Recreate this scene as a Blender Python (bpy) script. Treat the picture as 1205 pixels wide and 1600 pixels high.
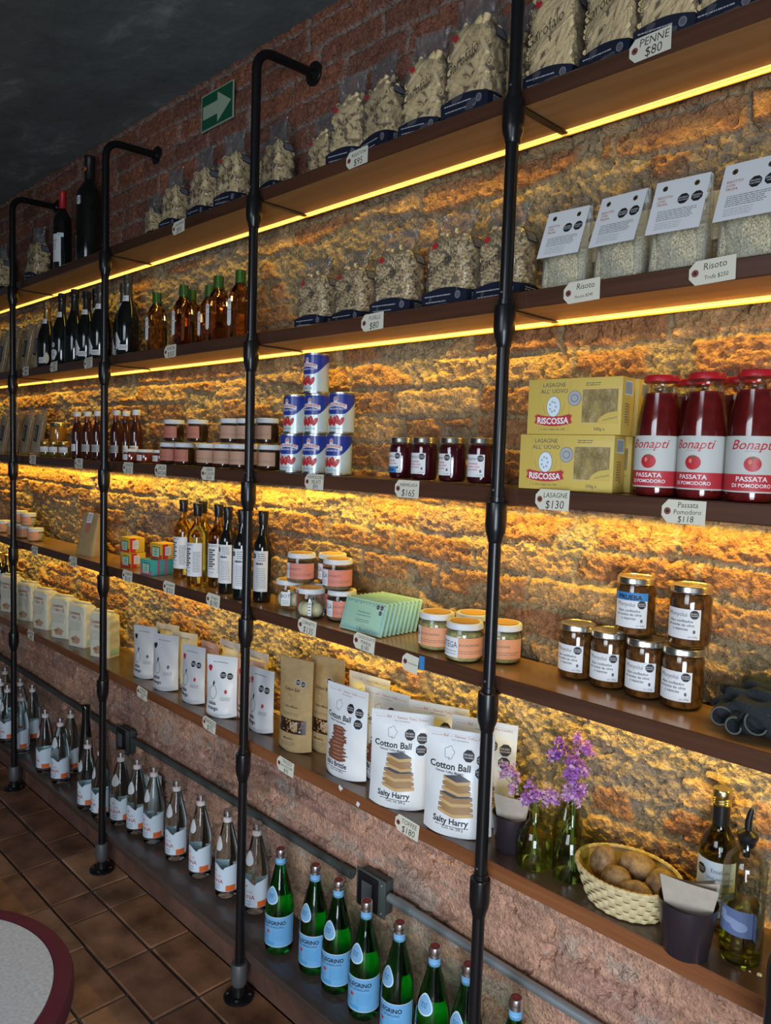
import bpy, bmesh, math, random
import numpy as np
from mathutils import Vector, Matrix

# ---------------------------------------------------------------- clear
for o in list(bpy.data.objects): bpy.data.objects.remove(o, do_unlink=True)
SC = bpy.context.scene
COL = SC.collection
R = math.radians

# ---------------------------------------------------------------- camera
CAM_POS = Vector((0.0, -1.3, 1.66))
yaw, pitch, roll = 0.7926, 0.0740, 0.0327
fwd = Vector((-math.sin(yaw)*math.cos(pitch), math.cos(yaw)*math.cos(pitch), -math.sin(pitch)))
rgt = Vector((math.cos(yaw), math.sin(yaw), 0)); upv = rgt.cross(fwd)
r2 = rgt*math.cos(roll) + upv*math.sin(roll); u2 = upv*math.cos(roll) - rgt*math.sin(roll)
cam = bpy.data.cameras.new('camera'); camo = bpy.data.objects.new('camera', cam); COL.objects.link(camo)
camo.matrix_world = Matrix(((r2.x, u2.x, -fwd.x, CAM_POS.x), (r2.y, u2.y, -fwd.y, CAM_POS.y), (r2.z, u2.z, -fwd.z, CAM_POS.z), (0, 0, 0, 1)))
cam.sensor_fit = 'HORIZONTAL'; cam.sensor_width = 36.0; cam.lens = 36.0*1199.5/1205; cam.clip_start = 0.02
SC.camera = camo

# ---------------------------------------------------------------- view, world, lights
SC.view_settings.view_transform = 'Standard'; SC.view_settings.look = 'None'
SC.view_settings.gamma = 1.0; SC.view_settings.use_curve_mapping = False
SC.view_settings.exposure = 0.0
W = bpy.data.worlds.new('world'); SC.world = W; W.use_nodes = True
W.node_tree.nodes['Background'].inputs[0].default_value = (0.62, 0.74, 0.86, 1)
W.node_tree.nodes['Background'].inputs[1].default_value = 0.062

def area(name, loc, target, sx, sy, power, col, spread=180):
    l = bpy.data.lights.new(name, 'AREA'); l.shape = 'RECTANGLE'; l.size = sx; l.size_y = sy
    l.energy = power; l.color = col; l.spread = R(spread)
    o = bpy.data.objects.new(name, l); COL.objects.link(o); o.location = loc
    d = Vector(target) - Vector(loc); o.rotation_euler = d.to_track_quat('-Z', 'Y').to_euler()
    return o
# daylight coming in through the open shop door, right of and behind the photographer
area('door_daylight', (1.15, -2.75, 0.95), (-0.9, 0.1, 0.35), 1.2, 1.8, 60, (0.80, 0.89, 1.0), 130)
area('table_fill_light', (-0.7, -3.6, 2.3), (-1.5, -0.9, 0.6), 1.6, 1.2, 17, (0.80, 0.89, 1.0), 100)  # cool fill lamp added behind the camera to brighten the table, no window known

# ---------------------------------------------------------------- key sizes of the place
SZ = {1: 2.402, 2: 2.000, 3: 1.601, 4: 1.200, 5: 0.793, 0: 0.136}     # top of each shelf, 0 = low plinth board
TH = 0.035
DEP = {1: 0.163, 2: 0.163, 3: 0.163, 4: 0.168, 5: 0.205, 0: 0.215}
XL, XR = -5.2, 0.08
CEIL = 2.955
LEDCOL = (1.0, 0.68, 0.075)
LEDW = {1: 6.5, 2: 14.0, 3: 16.5, 4: 13.5}
for s in (1, 2, 3, 4):
    L = bpy.data.lights.new('led_light', 'AREA'); L.shape = 'RECTANGLE'; L.size = XR-XL-0.1; L.size_y = 0.005
    L.energy = LEDW[s]; L.color = LEDCOL; L.spread = R(150)
    lo = bpy.data.objects.new('led_light', L); COL.objects.link(lo); lo.location = ((XL+XR)/2, 0.1537 if s < 4 else 0.1587, SZ[s]-TH-0.0034); lo.rotation_euler = (R(28), 0, 0)

# ---------------------------------------------------------------- noise
def _h(ix, iy, seed):
    n = (ix.astype(np.int64)*374761393 + iy.astype(np.int64)*668265263 + seed*1442695041) & 0xffffffff
    n = ((n ^ (n >> 13))*1274126177) & 0xffffffff
    return ((n ^ (n >> 16)) & 0xffff)/65535.0
def vn(x, y, seed=0):
    x = np.asarray(x, float); y = np.asarray(y, float)
    ix = np.floor(x); iy = np.floor(y); fx = x-ix; fy = y-iy
    fx = fx*fx*(3-2*fx); fy = fy*fy*(3-2*fy)
    a = _h(ix, iy, seed); b = _h(ix+1, iy, seed); c = _h(ix, iy+1, seed); d = _h(ix+1, iy+1, seed)
    return a*(1-fx)*(1-fy)+b*fx*(1-fy)+c*(1-fx)*fy+d*fx*fy
def fbm(x, y, seed=0, o=4, g=0.5):
    t = 0; a = 1.0; s = 0
    for i in range(o):
        t = t+a*vn(x*2**i, y*2**i, seed+i*17); s += a; a *= g
    return t/s
def sstep(a, b, x):
    t = np.clip((x-a)/(b-a), 0, 1); return t*t*(3-2*t)

# ---------------------------------------------------------------- materials
MATS = {}
def mat(name, col=(0.5, 0.5, 0.5), rough=0.6, metal=0.0, coat=0.0, spec=0.5, trans=0.0, ior=1.45, emit=None, es=1.0, noise=None, bump=None, sheen=0):
    if name in MATS: return MATS[name]
    m = bpy.data.materials.new(name); m.use_nodes = True; MATS[name] = m
    nt = m.node_tree; b = nt.nodes['Principled BSDF']
    b.inputs['Base Color'].default_value = (*col, 1); b.inputs['Roughness'].default_value = rough
    b.inputs['Metallic'].default_value = metal; b.inputs['Coat Weight'].default_value = coat
    b.inputs['Coat Roughness'].default_value = 0.08
    b.inputs['Specular IOR Level'].default_value = spec
    b.inputs['Transmission Weight'].default_value = trans; b.inputs['IOR'].default_value = ior
    if emit: b.inputs['Emission Color'].default_value = (*emit, 1); b.inputs['Emission Strength'].default_value = es
    if noise:                       # (scale vector, amount, detail)
        tc = nt.nodes.new('ShaderNodeTexCoord'); mp = nt.nodes.new('ShaderNodeMapping'); nz = nt.nodes.new('ShaderNodeTexNoise')
        mp.inputs['Scale'].default_value = noise[0]; nz.inputs['Scale'].default_value = 1.0; nz.inputs['Detail'].default_value = noise[2]
        mr = nt.nodes.new('ShaderNodeMapRange'); mr.inputs[1].default_value = 0.3; mr.inputs[2].default_value = 0.7
        mr.inputs[3].default_value = 1-noise[1]; mr.inputs[4].default_value = 1+noise[1]
        mx = nt.nodes.new('ShaderNodeMix'); mx.data_type = 'RGBA'; mx.blend_type = 'MULTIPLY'; mx.inputs['Factor'].default_value = 1
        nt.links.new(tc.outputs['Object'], mp.inputs[0]); nt.links.new(mp.outputs[0], nz.inputs['Vector'])
        nt.links.new(nz.outputs['Fac'], mr.inputs[0]); mx.inputs[6].default_value = (*col, 1)
        cmb = nt.nodes.new('ShaderNodeCombineColor')
        for k in range(3): nt.links.new(mr.outputs[0], cmb.inputs[k])
        nt.links.new(cmb.outputs[0], mx.inputs[7]); nt.links.new(mx.outputs[2], b.inputs['Base Color'])
    if bump:                        # (scale, strength, distance)
        tc = nt.nodes.new('ShaderNodeTexCoord'); nz = nt.nodes.new('ShaderNodeTexNoise'); bp = nt.nodes.new('ShaderNodeBump')
        nz.inputs['Scale'].default_value = bump[0]; nz.inputs['Detail'].default_value = 4
        bp.inputs['Strength'].default_value = bump[1]; bp.inputs['Distance'].default_value = bump[2]
        nt.links.new(tc.outputs['Object'], nz.inputs['Vector']); nt.links.new(nz.outputs['Fac'], bp.inputs['Height'])
        nt.links.new(bp.outputs[0], b.inputs['Normal'])
    return m
def film(name, tint=(0.95, 0.95, 0.95), refl=0.5, rough=0.08, bumpscale=0, milky=0.0, mcol=(0.8, 0.8, 0.8), base=0.03):
    """thin clear film or thin-walled glass: tinted transparency plus fresnel gloss"""
    if name in MATS: return MATS[name]
    m = bpy.data.materials.new(name); m.use_nodes = True; MATS[name] = m
    nt = m.node_tree; nt.nodes.remove(nt.nodes['Principled BSDF']); out = nt.nodes['Material Output']
    tr = nt.nodes.new('ShaderNodeBsdfTransparent'); tr.inputs[0].default_value = (*tint, 1)
    gl = nt.nodes.new('ShaderNodeBsdfGlossy'); gl.inputs['Roughness'].default_value = rough
    lw = nt.nodes.new('ShaderNodeLayerWeight'); lw.inputs['Blend'].default_value = 0.25
    mr = nt.nodes.new('ShaderNodeMapRange'); mr.inputs[3].default_value = base; mr.inputs[4].default_value = refl
    nt.links.new(lw.outputs['Fresnel'], mr.inputs[0])
    mx = nt.nodes.new('ShaderNodeMixShader'); nt.links.new(mr.outputs[0], mx.inputs[0])
    if milky > 0:
        df = nt.nodes.new('ShaderNodeBsdfDiffuse'); df.inputs[0].default_value = (*mcol, 1)
        m2 = nt.nodes.new('ShaderNodeMixShader'); m2.inputs[0].default_value = milky
        nt.links.new(tr.outputs[0], m2.inputs[1]); nt.links.new(df.outputs[0], m2.inputs[2]); nt.links.new(m2.outputs[0], mx.inputs[1])
    else: nt.links.new(tr.outputs[0], mx.inputs[1])
    nt.links.new(gl.outputs[0], mx.inputs[2]); nt.links.new(mx.outputs[0], out.inputs[0])
    if bumpscale:
        tc = nt.nodes.new('ShaderNodeTexCoord'); nz = nt.nodes.new('ShaderNodeTexNoise'); bp = nt.nodes.new('ShaderNodeBump')
        nz.inputs['Scale'].default_value = bumpscale; nz.inputs['Detail'].default_value = 3; nz.inputs['Distortion'].default_value = 1.5
        bp.inputs['Strength'].default_value = 0.9; bp.inputs['Distance'].default_value = 0.006
        nt.links.new(tc.outputs['Object'], nz.inputs['Vector']); nt.links.new(nz.outputs['Fac'], bp.inputs['Height'])
        nt.links.new(bp.outputs[0], gl.inputs['Normal']); nt.links.new(bp.outputs[0], lw.inputs['Normal'])
    return m
def M(k): return MATS[k]
mat('ink', (0.012, 0.012, 0.014), 0.6); mat('ink_soft', (0.09, 0.09, 0.10), 0.6); mat('ink_blue', (0.02, 0.035, 0.12), 0.6)
mat('ink_red', (0.45, 0.03, 0.04), 0.5); mat('ink_pale', (0.35, 0.36, 0.38), 0.6); mat('paper_white', (0.66, 0.67, 0.68), 0.6)
mat('paper_cream', (0.62, 0.56, 0.42), 0.65); mat('tag_paper', (0.62, 0.59, 0.48), 0.75); mat('tag_ring', (0.20, 0.05, 0.04), 0.6)
mat('ink_white', (0.75, 0.75, 0.75), 0.5); mat('ink_gold', (0.45, 0.33, 0.10), 0.45); mat('ink_orange', (0.72, 0.13, 0.02), 0.5)
mat('ink_green', (0.05, 0.16, 0.03), 0.5)
mat('black_iron', (0.007, 0.007, 0.008), 0.30, 0.0, coat=0.15, spec=0.4, bump=(90, 0.12, 0.001))
mat('iron_worn', (0.10, 0.10, 0.10), 0.5, 0.3)
mat('silver', (0.72, 0.72, 0.74), 0.28, 1.0); mat('gold_metal', (0.80, 0.56, 0.18), 0.3, 1.0); mat('tin', (0.62, 0.60, 0.52), 0.3, 1.0)
mat('white_plastic', (0.66, 0.67, 0.68), 0.4); mat('black_plastic', (0.012, 0.012, 0.013), 0.3); mat('red_plastic', (0.42, 0.012, 0.02), 0.35)

# ---------------------------------------------------------------- mesh builder
class MB:
    def __init__(s): s.v = []; s.f = []; s.m = []; s.mats = []
    def mi(s, m):
        if isinstance(m, str): m = MATS[m]
        if m not in s.mats: s.mats.append(m)
        return s.mats.index(m)
    def add(s, vs, fs, m):
        k = s.mi(m); b = len(s.v); s.v.extend([tuple(p) for p in vs])
        for f in fs: s.f.append(tuple(b+i for i in f)); s.m.append(k)
        return s
    def box(s, x0, y0, z0, x1, y1, z1, m, bev=0.0):
        if bev <= 0:
            vs = [(x0, y0, z0), (x1, y0, z0), (x1, y1, z0), (x0, y1, z0), (x0, y0, z1), (x1, y0, z1), (x1, y1, z1), (x0, y1, z1)]
            return s.add(vs, [(0, 3, 2, 1), (4, 5, 6, 7), (0, 1, 5, 4), (1, 2, 6, 5), (2, 3, 7, 6), (3, 0, 4, 7)], m)
        bm = bmesh.new(); bmesh.ops.create_cube(bm, size=1)
        for v in bm.verts: v.co = Vector(((x0+x1)/2+v.co.x*(x1-x0), (y0+y1)/2+v.co.y*(y1-y0), (z0+z1)/2+v.co.z*(z1-z0)))
        bmesh.ops.bevel(bm, geom=bm.edges[:], offset=bev, segments=2, affect='EDGES', profile=0.5)
        s.bm(bm, m); bm.free(); return s
    def bm(s, bm, m, mtx=None):
        bm.verts.ensure_lookup_table()
        vs = [(mtx @ v.co if mtx else v.co) for v in bm.verts]
        return s.add(vs, [[v.index for v in f.verts] for f in bm.faces], m)
    def lathe(s, prof, m, seg=28, cx=0, cy=0, cap0=True, cap1=True, sq=0.0):
        """revolve a list of (radius, z); sq>0 pushes the ring towards a rounded square"""
        vs = []; fs = []; n = len(prof)
        for rr, z in prof:
            for k in range(seg):
                a = 2*math.pi*k/seg; c, si = math.cos(a), math.sin(a)
                q = 1.0
                if sq > 0: q = (1-sq)+sq/max(abs(math.cos(a)), abs(math.sin(a)))*0.88
                vs.append((cx+rr*c*q, cy+rr*si*q, z))
        for i in range(n-1):
            for k in range(seg):
                a = i*seg+k; b = i*seg+(k+1) % seg
                fs.append((a, b, b+seg, a+seg))
        if cap0: fs.append(tuple(range(seg))[::-1])
        if cap1: fs.append(tuple(range((n-1)*seg, n*seg)))
        return s.add(vs, fs, m)
    def tube(s, path, rad, m, seg=12, caps=True, sx=1.0):
        P = [Vector(p) for p in path]; n = len(P); vs = []; fs = []
        rads = rad if isinstance(rad, (list, tuple)) else [rad]*n
        t0 = (P[1]-P[0]).normalized(); up = Vector((0, 0, 1)) if abs(t0.z) < 0.9 else Vector((0, 1, 0))
        nrm = t0.cross(up).normalized()
        for i in range(n):
            t = ((P[min(i+1, n-1)]-P[max(i-1, 0)])).normalized()
            nrm = (nrm-t*nrm.dot(t)).normalized(); bn = t.cross(nrm)
            for k in range(seg):
                a = 2*math.pi*k/seg
                vs.append(P[i]+(nrm*math.cos(a)*sx+bn*math.sin(a))*rads[i])
        for i in range(n-1):
            for k in range(seg):
                a = i*seg+k; b = i*seg+(k+1) % seg; fs.append((a, a+seg, b+seg, b))
        if caps: fs.append(tuple(range(seg))); fs.append(tuple(range((n-1)*seg, n*seg))[::-1])
        return s.add(vs, fs, m)
    def grid(s, fn, nu, nv, m, wrapu=False):
        vs = [fn(i/nu, j/nv) for j in range(nv+1) for i in range(nu+(0 if wrapu else 1))]
        w = nu if wrapu else nu+1
        fs = [(j*w+i, j*w+(i+1) % w, (j+1)*w+(i+1) % w, (j+1)*w+i) for j in range(nv) for i in range(nu)]
        return s.add(vs, fs, m)
    # flat artwork in (x, z), pushed onto a surface with fn(x, z, layer)
    def art(s, fn, pts, fs, m, layer=1):
        lim = getattr(fn, 'step', 0.0)
        if lim:                                  # curved surface: cut the flat artwork finely enough to follow it
            bm = bmesh.new(); bv = [bm.verts.new((x, z, 0)) for x, z in pts]
            for f in fs:
                try: bm.faces.new([bv[i] for i in f])
                except ValueError: pass
            for _ in range(4):
                es = [e for e in bm.edges if abs(e.verts[0].co.x-e.verts[1].co.x) > lim]
                if not es: break
                bmesh.ops.triangulate(bm, faces=bm.faces[:]); es = [e for e in bm.edges if abs(e.verts[0].co.x-e.verts[1].co.x) > lim]
                bmesh.ops.subdivide_edges(bm, edges=es, cuts=1)
            bm.verts.ensure_lookup_table(); bm.verts.index_update(); bm.faces.ensure_lookup_table()
            pts = [(v.co.x, v.co.y) for v in bm.verts]; fs = [[v.index for v in f.verts] for f in bm.faces]; bm.free()
        return s.add([fn(x, z, layer) for x, z in pts], fs, m)
    def arect(s, fn, x0, z0, x1, z1, m, layer=1, n=None, nz=1):
        n = n or max(1, int(abs(x1-x0)/0.006)); pts = [(x0+(x1-x0)*i/n, z0+(z1-z0)*j/nz) for j in range(nz+1) for i in range(n+1)]
        return s.art(fn, pts, [(j*(n+1)+i, j*(n+1)+i+1, (j+1)*(n+1)+i+1, (j+1)*(n+1)+i) for j in range(nz) for i in range(n)], m, layer)
    def apoly(s, fn, pts, m, layer=2): return s.art(fn, pts, [tuple(range(len(pts)))], m, layer)
    def afan(s, fn, cx, cz, rx, rz, m, layer=2, n=24, rot=0, shape=None):
        pts = [(cx, cz)]
        for k in range(n):
            a = 2*math.pi*k/n+rot; q = shape(a) if shape else 1
            pts.append((cx+rx*q*math.cos(a), cz+rz*q*math.sin(a)))
        return s.art(fn, pts, [(0, k+1, (k+1) % n+1) for k in range(n)], m, layer)
    def acolumn(s, fn, x0, x1, lo, hi, m, layer=1, n=24, nz=1):
        """region between curves lo(x) and hi(x)"""
        pts = []
        for j in range(nz+1):
            for i in range(n+1):
                x = x0+(x1-x0)*i/n; pts.append((x, lo(x)+(hi(x)-lo(x))*j/nz))
        return s.art(fn, pts, [(j*(n+1)+i, j*(n+1)+i+1, (j+1)*(n+1)+i+1, (j+1)*(n+1)+i) for j in range(nz) for i in range(n)], m, layer)
    def atext(s, fn, txt, x, z, size, m, layer=3, align='C', rot=0, shear=0, bold=0.0, sx=1.0, arc=0):
        V, F = textmesh(txt, shear, bold)
        if not V: return s
        xs = [p[0] for p in V]; w = max(xs); off = {'L': 0, 'C': -w/2, 'R': -w}[align]
        c, si = math.cos(R(rot)), math.sin(R(rot)); pts = []
        for a, b in V:
            a = (a+off)*size*sx; b = (b+arc*((a/(size*sx))**2))*size
            pts.append((x+a*c-b*si, z+a*si+b*c))
        return s.art(fn, pts, F, m, layer)
    def alines(s, fn, x0, z0, x1, z1, rows, m, layer=3, seed=1, th=0.35, gap=0.2):
        rnd = random.Random(seed); h = (z1-z0)/rows
        for r_ in range(rows):
            x = x0; zc = z1-(r_+0.5)*h; xe = x1-(x1-x0)*rnd.random()*0.15
            while x < xe:
                w = (0.0022+rnd.random()*0.0065); w = min(w, xe-x)
                s.arect(fn, x, zc-h*th/2, x+w, zc+h*th/2, m, layer, n=max(1, int(w/0.005))); x += w+0.0012
        return s
    def aocta(s, fn, cx, cz, r, layer=3, txt=None):
        s.afan(fn, cx, cz, r*1.08, r*1.08, 'ink_white', layer, n=8, rot=R(22.5)); s.afan(fn, cx, cz, r, r, 'ink', layer+1, n=8, rot=R(22.5))
        s.atext(fn, 'EXCESO', cx, cz+r*0.06, r*0.42, 'ink_white', layer+2); s.atext(fn, txt or 'CALORÍAS', cx, cz-r*0.36, r*0.36, 'ink_white', layer+2)
        return s
    def build(s, name, parent=None, smooth=True, ang=38):
        me = bpy.data.meshes.new(name); me.from_pydata(s.v, [], s.f)
        for m_ in s.mats: me.materials.append(m_)
        me.polygons.foreach_set('material_index', s.m)
        me.update()
        if smooth:
            me.polygons.foreach_set('use_smooth', [True]*len(me.polygons))
            try: me.set_sharp_from_angle(angle=R(ang))
            except Exception: pass
        o = bpy.data.objects.new(name, me); COL.objects.link(o)
        if parent: o.parent = parent
        return o
_tc = {}
def textmesh(txt, shear=0, bold=0.0):
    k = (txt, shear, bold)
    if k in _tc: return _tc[k]
    cu = bpy.data.curves.new('t', 'FONT'); cu.body = txt; cu.resolution_u = 2; cu.shear = shear; cu.offset = bold; cu.size = 1.0
    o = bpy.data.objects.new('t', cu); COL.objects.link(o)
    dg = bpy.context.evaluated_depsgraph_get(); dg.update()
    me = bpy.data.meshes.new_from_object(o.evaluated_get(dg))
    V = [(v.co.x, v.co.y) for v in me.vertices]; F = [tuple(p.vertices) for p in me.polygons]
    if F:
        me.calc_loop_triangles()
        p = me.polygons[0]
        if p.normal.z < 0: F = [f[::-1] for f in F]
    bpy.data.objects.remove(o); bpy.data.curves.remove(cu); bpy.data.meshes.remove(me)
    if V:
        mx = min(a for a, b in V); V = [(a-mx, b) for a, b in V]
    _tc[k] = (V, F); return _tc[k]

# surface maps for artwork
def flat(y=0.0, d=0.00018): return lambda x, z, l: (x, y-d*l, z)
def curved(fn, step): fn.step = step; return fn
def cyl(rad, d=0.00020, a0=0.0): return curved(lambda x, z, l: ((rad+d*l)*math.sin(x/rad+a0), -(rad+d*l)*math.cos(x/rad+a0), z), rad*0.13)
def side(x0, d=0.00018): return lambda y, z, l: (x0+d*l, y, z)       # face looking +x ; artwork x runs along +y

# ---------------------------------------------------------------- things
def tag(o, label, cat, group=None):
    o['label'] = label; o['category'] = cat
    if group: o['group'] = group
    elif 'group' in o.keys(): del o['group']
    return o
def root(name, loc=(0, 0, 0), rz=0):
    o = bpy.data.objects.new(name, None); COL.objects.link(o); o.location = loc; o.rotation_euler = (0, 0, rz)
    o.empty_display_size = 0.02; return o
def structure(o): o['kind'] = 'structure'; return o
def dup(o, parent=None):
    c = o.copy(); COL.objects.link(c); c.parent = parent
    for ch in list(o.children): dup(ch, c)
    return c
PROTO = {}
def place(key, builder, x, y, z, rz=0.0, label='', cat='', group=None, tilt=(0, 0), scale=1.0):
    if key not in PROTO: o = builder(); PROTO[key] = o
    else: o = dup(PROTO[key])
    o.location = (x, y, z); o.rotation_euler = (R(tilt[0]), R(tilt[1]), R(rz)); o.scale = (scale,)*3
    return tag(o, label, cat, group)

# ================================================================= THE SETTING
# ---- brick wall: real relief, each brick with its own tone
def brick_wall():
    xs = [0.12]
    while xs[-1] > -6.2: xs.append(xs[-1]-(0.0030+0.0015*abs(xs[-1])))
    xs = np.array(xs[::-1]); zs = np.arange(0.0, 2.98, 0.0046)
    X, Z = np.meshgrid(xs, zs)
    wx = X+0.016*(fbm(X*9, Z*9, 5, 3)-0.5); wz = Z+0.030*(fbm(X*1.6, Z*2.0, 3, 3)-0.5)+0.010*(fbm(X*14, Z*14, 8, 2)-0.5)
    H = 0.0735; row = np.floor(wz/H); L = 0.262+0.06*(_h(row, row*0, 4)-0.5)
    u = wx/L+_h(row, row*0+7, 9)*1.0+0.5*(row % 2); cid = np.floor(u)
    fx = (u-cid)*L; fz = (wz-row*H)
    jit = _h(cid, row, 21); jit2 = _h(cid, row, 33); jit3 = _h(cid, row, 45)
    n1 = fbm(X*38, Z*38, 11, 4, 0.6); n2 = fbm(X*120, Z*120, 19, 3, 0.6); nb = fbm(X*4.3, Z*6.0, 2, 4)
    ed = np.minimum(np.minimum(fx, L-fx), np.minimum(fz, H-fz)*1.1)+0.012*(n1-0.5)
    brick = sstep(0.0030, 0.0105, ed)
    # rubble mortar smeared over the bricks, most of it under the top shelf and in the band over the wide shelf
    cov = 0.405+0.26*sstep(2.04, 2.10, Z+0.03*(fbm(X*2.2, X*0, 77, 2)-0.5))*(1-sstep(2.285, 2.325, Z+0.05*(fbm(X*2.7, X*0, 78, 2)-0.5)))+0.13*np.exp(-((Z-1.06)/0.10)**2)-0.08*np.exp(-((Z-1.72)/0.2)**2)-0.14*sstep(2.45, 2.6, Z)-0.10*(1-sstep(0.7, 0.8, Z))
    smear = sstep(0.0, 0.05, cov-nb-0.05*(n1-0.5))
    brickm = brick*(1-smear)
    low = 1-sstep(0.68, 0.84, Z+0.06*(fbm(X*3, Z*3, 61, 2)-0.5))
    ridg = 1-np.abs(2*fbm(X*16, Z*22, 71, 4, 0.6)-1)
    n3 = 1-np.abs(2*fbm(X*55, Z*60, 131, 3, 0.6)-1)
    rough = (n1-0.5)*0.013+(n2-0.5)*0.009-0.0045*sstep(0.80, 0.98, n3)
    relief = brickm*(0.0085+0.012*(jit-0.5))+rough*(0.55+0.75*smear+0.35*(1-brick))
    relief -= 0.006*(1-low)*sstep(0.90, 0.99, ridg)*1.2
    pits = sstep(0.70, 0.80, fbm(X*26, Z*30, 91, 3)); relief -= 0.014*pits
    lowrel = 0.010*(fbm(X*5, Z*9, 81, 3)-0.5)*2-0.016*sstep(0.93, 0.995, 1-np.abs(2*fbm(X*6.5, Z*10, 83, 4, 0.55)-1))+0.004*(n1-0.5)+0.006*brick*(jit-0.3)+0.016*(fbm(X*2.3, Z*5.0, 88, 2)-0.5)
    relief = relief*(1-low)+lowrel*low
    base = 0.190+0.020*(1-sstep(1.0, 1.22, Z))+0.018*(1-sstep(0.72, 0.80, Z))
    # keep the stones clear of the boards' back edges
    relief = np.clip(relief, -0.03, 0.0155)
    Y = base-relief
    # ---- tone
    A = np.array([0.38, 0.185, 0.080]); B = np.array([0.30, 0.135, 0.060]); C = np.array([0.46, 0.275, 0.125]); D = np.array([0.24, 0.150, 0.110])
    j = jit2[..., None]; bc = A*(1-j)+B*j; bc = np.where(jit3[..., None] > 0.72, C, bc); bc = np.where((jit3[..., None] < 0.07), D, bc)
    mo = np.array([0.345, 0.250, 0.135])*(0.70+0.6*n1[..., None]); mo2 = np.array([0.24, 0.185, 0.145])
    mo = mo*(1-0.6*sstep(0.55, 0.7, fbm(X*7, Z*7, 41, 2))[..., None])+mo2*0.6*sstep(0.55, 0.7, fbm(X*7, Z*7, 41, 2))[..., None]
    bc = bc*(0.72+0.56*n1[..., None]); dust = sstep(0.5, 0.72, fbm(X*22, Z*22, 51, 4, 0.65))[..., None]*0.42
    bc = bc*(1-dust)+np.array([0.41, 0.245, 0.105])*dust
    col = bc*brickm[..., None]+mo*(1-brickm[..., None])
    lc = np.array([0.56, 0.315, 0.215])*(0.72+0.56*n1[..., None])
    lc = np.where(jit2[..., None] > 0.6, lc*np.array([0.78, 0.78, 0.86]), lc)
    pale = sstep(0.56, 0.70, fbm(X*9, Z*13, 55, 4, 0.6))[..., None]
    lc = lc*(1-pale*0.7)+np.array([0.46, 0.36, 0.29])*pale*0.7
    white = 0.8*sstep(0.73, 0.80, fbm(X*13, Z*30, 57, 4, 0.65))[..., None]; lc = lc*(1-white)+np.array([0.52, 0.47, 0.42])*white
    lc = lc*(1-0.16*(1-brick[..., None])); dk = sstep(0.60, 0.72, fbm(X*3.2, Z*9, 59, 4, 0.6))[..., None]; lc = lc*(1-0.38*dk)
    col = col*(1-low[..., None])+lc*low[..., None]
    top = sstep(2.42, 2.55, Z)[..., None]; topc = (np.array([0.30, 0.115, 0.065])*(1-j)+np.array([0.20, 0.085, 0.060])*j)*brickm[..., None]*(0.7+0.6*n1[..., None])+np.array([0.25, 0.20, 0.17])*(0.6+0.8*n1[..., None])*(1-brickm[..., None]); col = col*(1-top)+topc*top
    col = np.clip(col, 0.01, 0.8)
    nz, nx = X.shape
    co = np.stack([X, Y, Z], -1).reshape(-1, 3)
    idx = np.arange(nz*nx).reshape(nz, nx)
    q = np.stack([idx[:-1, :-1], idx[:-1, 1:], idx[1:, 1:], idx[1:, :-1]], -1).reshape(-1, 4)
    me = bpy.data.meshes.new('wall_back'); me.vertices.add(len(co)); me.vertices.foreach_set('co', co.ravel())
    me.loops.add(q.size); me.loops.foreach_set('vertex_index', q.ravel().astype(np.int32))
    me.polygons.add(len(q)); me.polygons.foreach_set('loop_start', (np.arange(len(q))*4).astype(np.int32)); me.polygons.foreach_set('loop_total', np.full(len(q), 4, np.int32))
    me.update(calc_edges=True); me.validate()
    at = me.color_attributes.new('tone', 'FLOAT_COLOR', 'POINT')
    at.data.foreach_set('color', np.concatenate([col.reshape(-1, 3), np.ones((len(co), 1))], 1).ravel().astype(np.float32))
    me.polygons.foreach_set('use_smooth', [True]*len(me.polygons))
    m = mat('brick_and_mortar', (0.4, 0.2, 0.1), 0.93, spec=0.25, bump=(150, 1.0, 0.010)); nt = m.node_tree
    a = nt.nodes.new('ShaderNodeAttribute'); a.attribute_name = 'tone'
    nz_ = nt.nodes.new('ShaderNodeTexNoise'); nz_.inputs['Scale'].default_value = 75; nz_.inputs['Detail'].default_value = 9; nz_.inputs['Roughness'].default_value = 0.72
    tc = nt.nodes.new('ShaderNodeTexCoord'); nt.links.new(tc.outputs['Object'], nz_.inputs['Vector'])
    mr = nt.nodes.new('ShaderNodeMapRange'); mr.inputs[1].default_value = 0.3; mr.inputs[2].default_value = 0.7; mr.inputs[3].default_value = 0.50; mr.inputs[4].default_value = 1.50
    nt.links.new(nz_.outputs['Fac'], mr.inputs[0])
    vm = nt.nodes.new('ShaderNodeVectorMath'); vm.operation = 'SCALE'; nt.links.new(a.outputs['Color'], vm.inputs[0]); nt.links.new(mr.outputs[0], vm.inputs['Scale'])
    nt.links.new(vm.outputs[0], nt.nodes['Principled BSDF'].inputs['Base Color'])
    me.materials.append(m)
    o = bpy.data.objects.new('wall_back', me); COL.objects.link(o); structure(o)
    return o
brick_wall()

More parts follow.
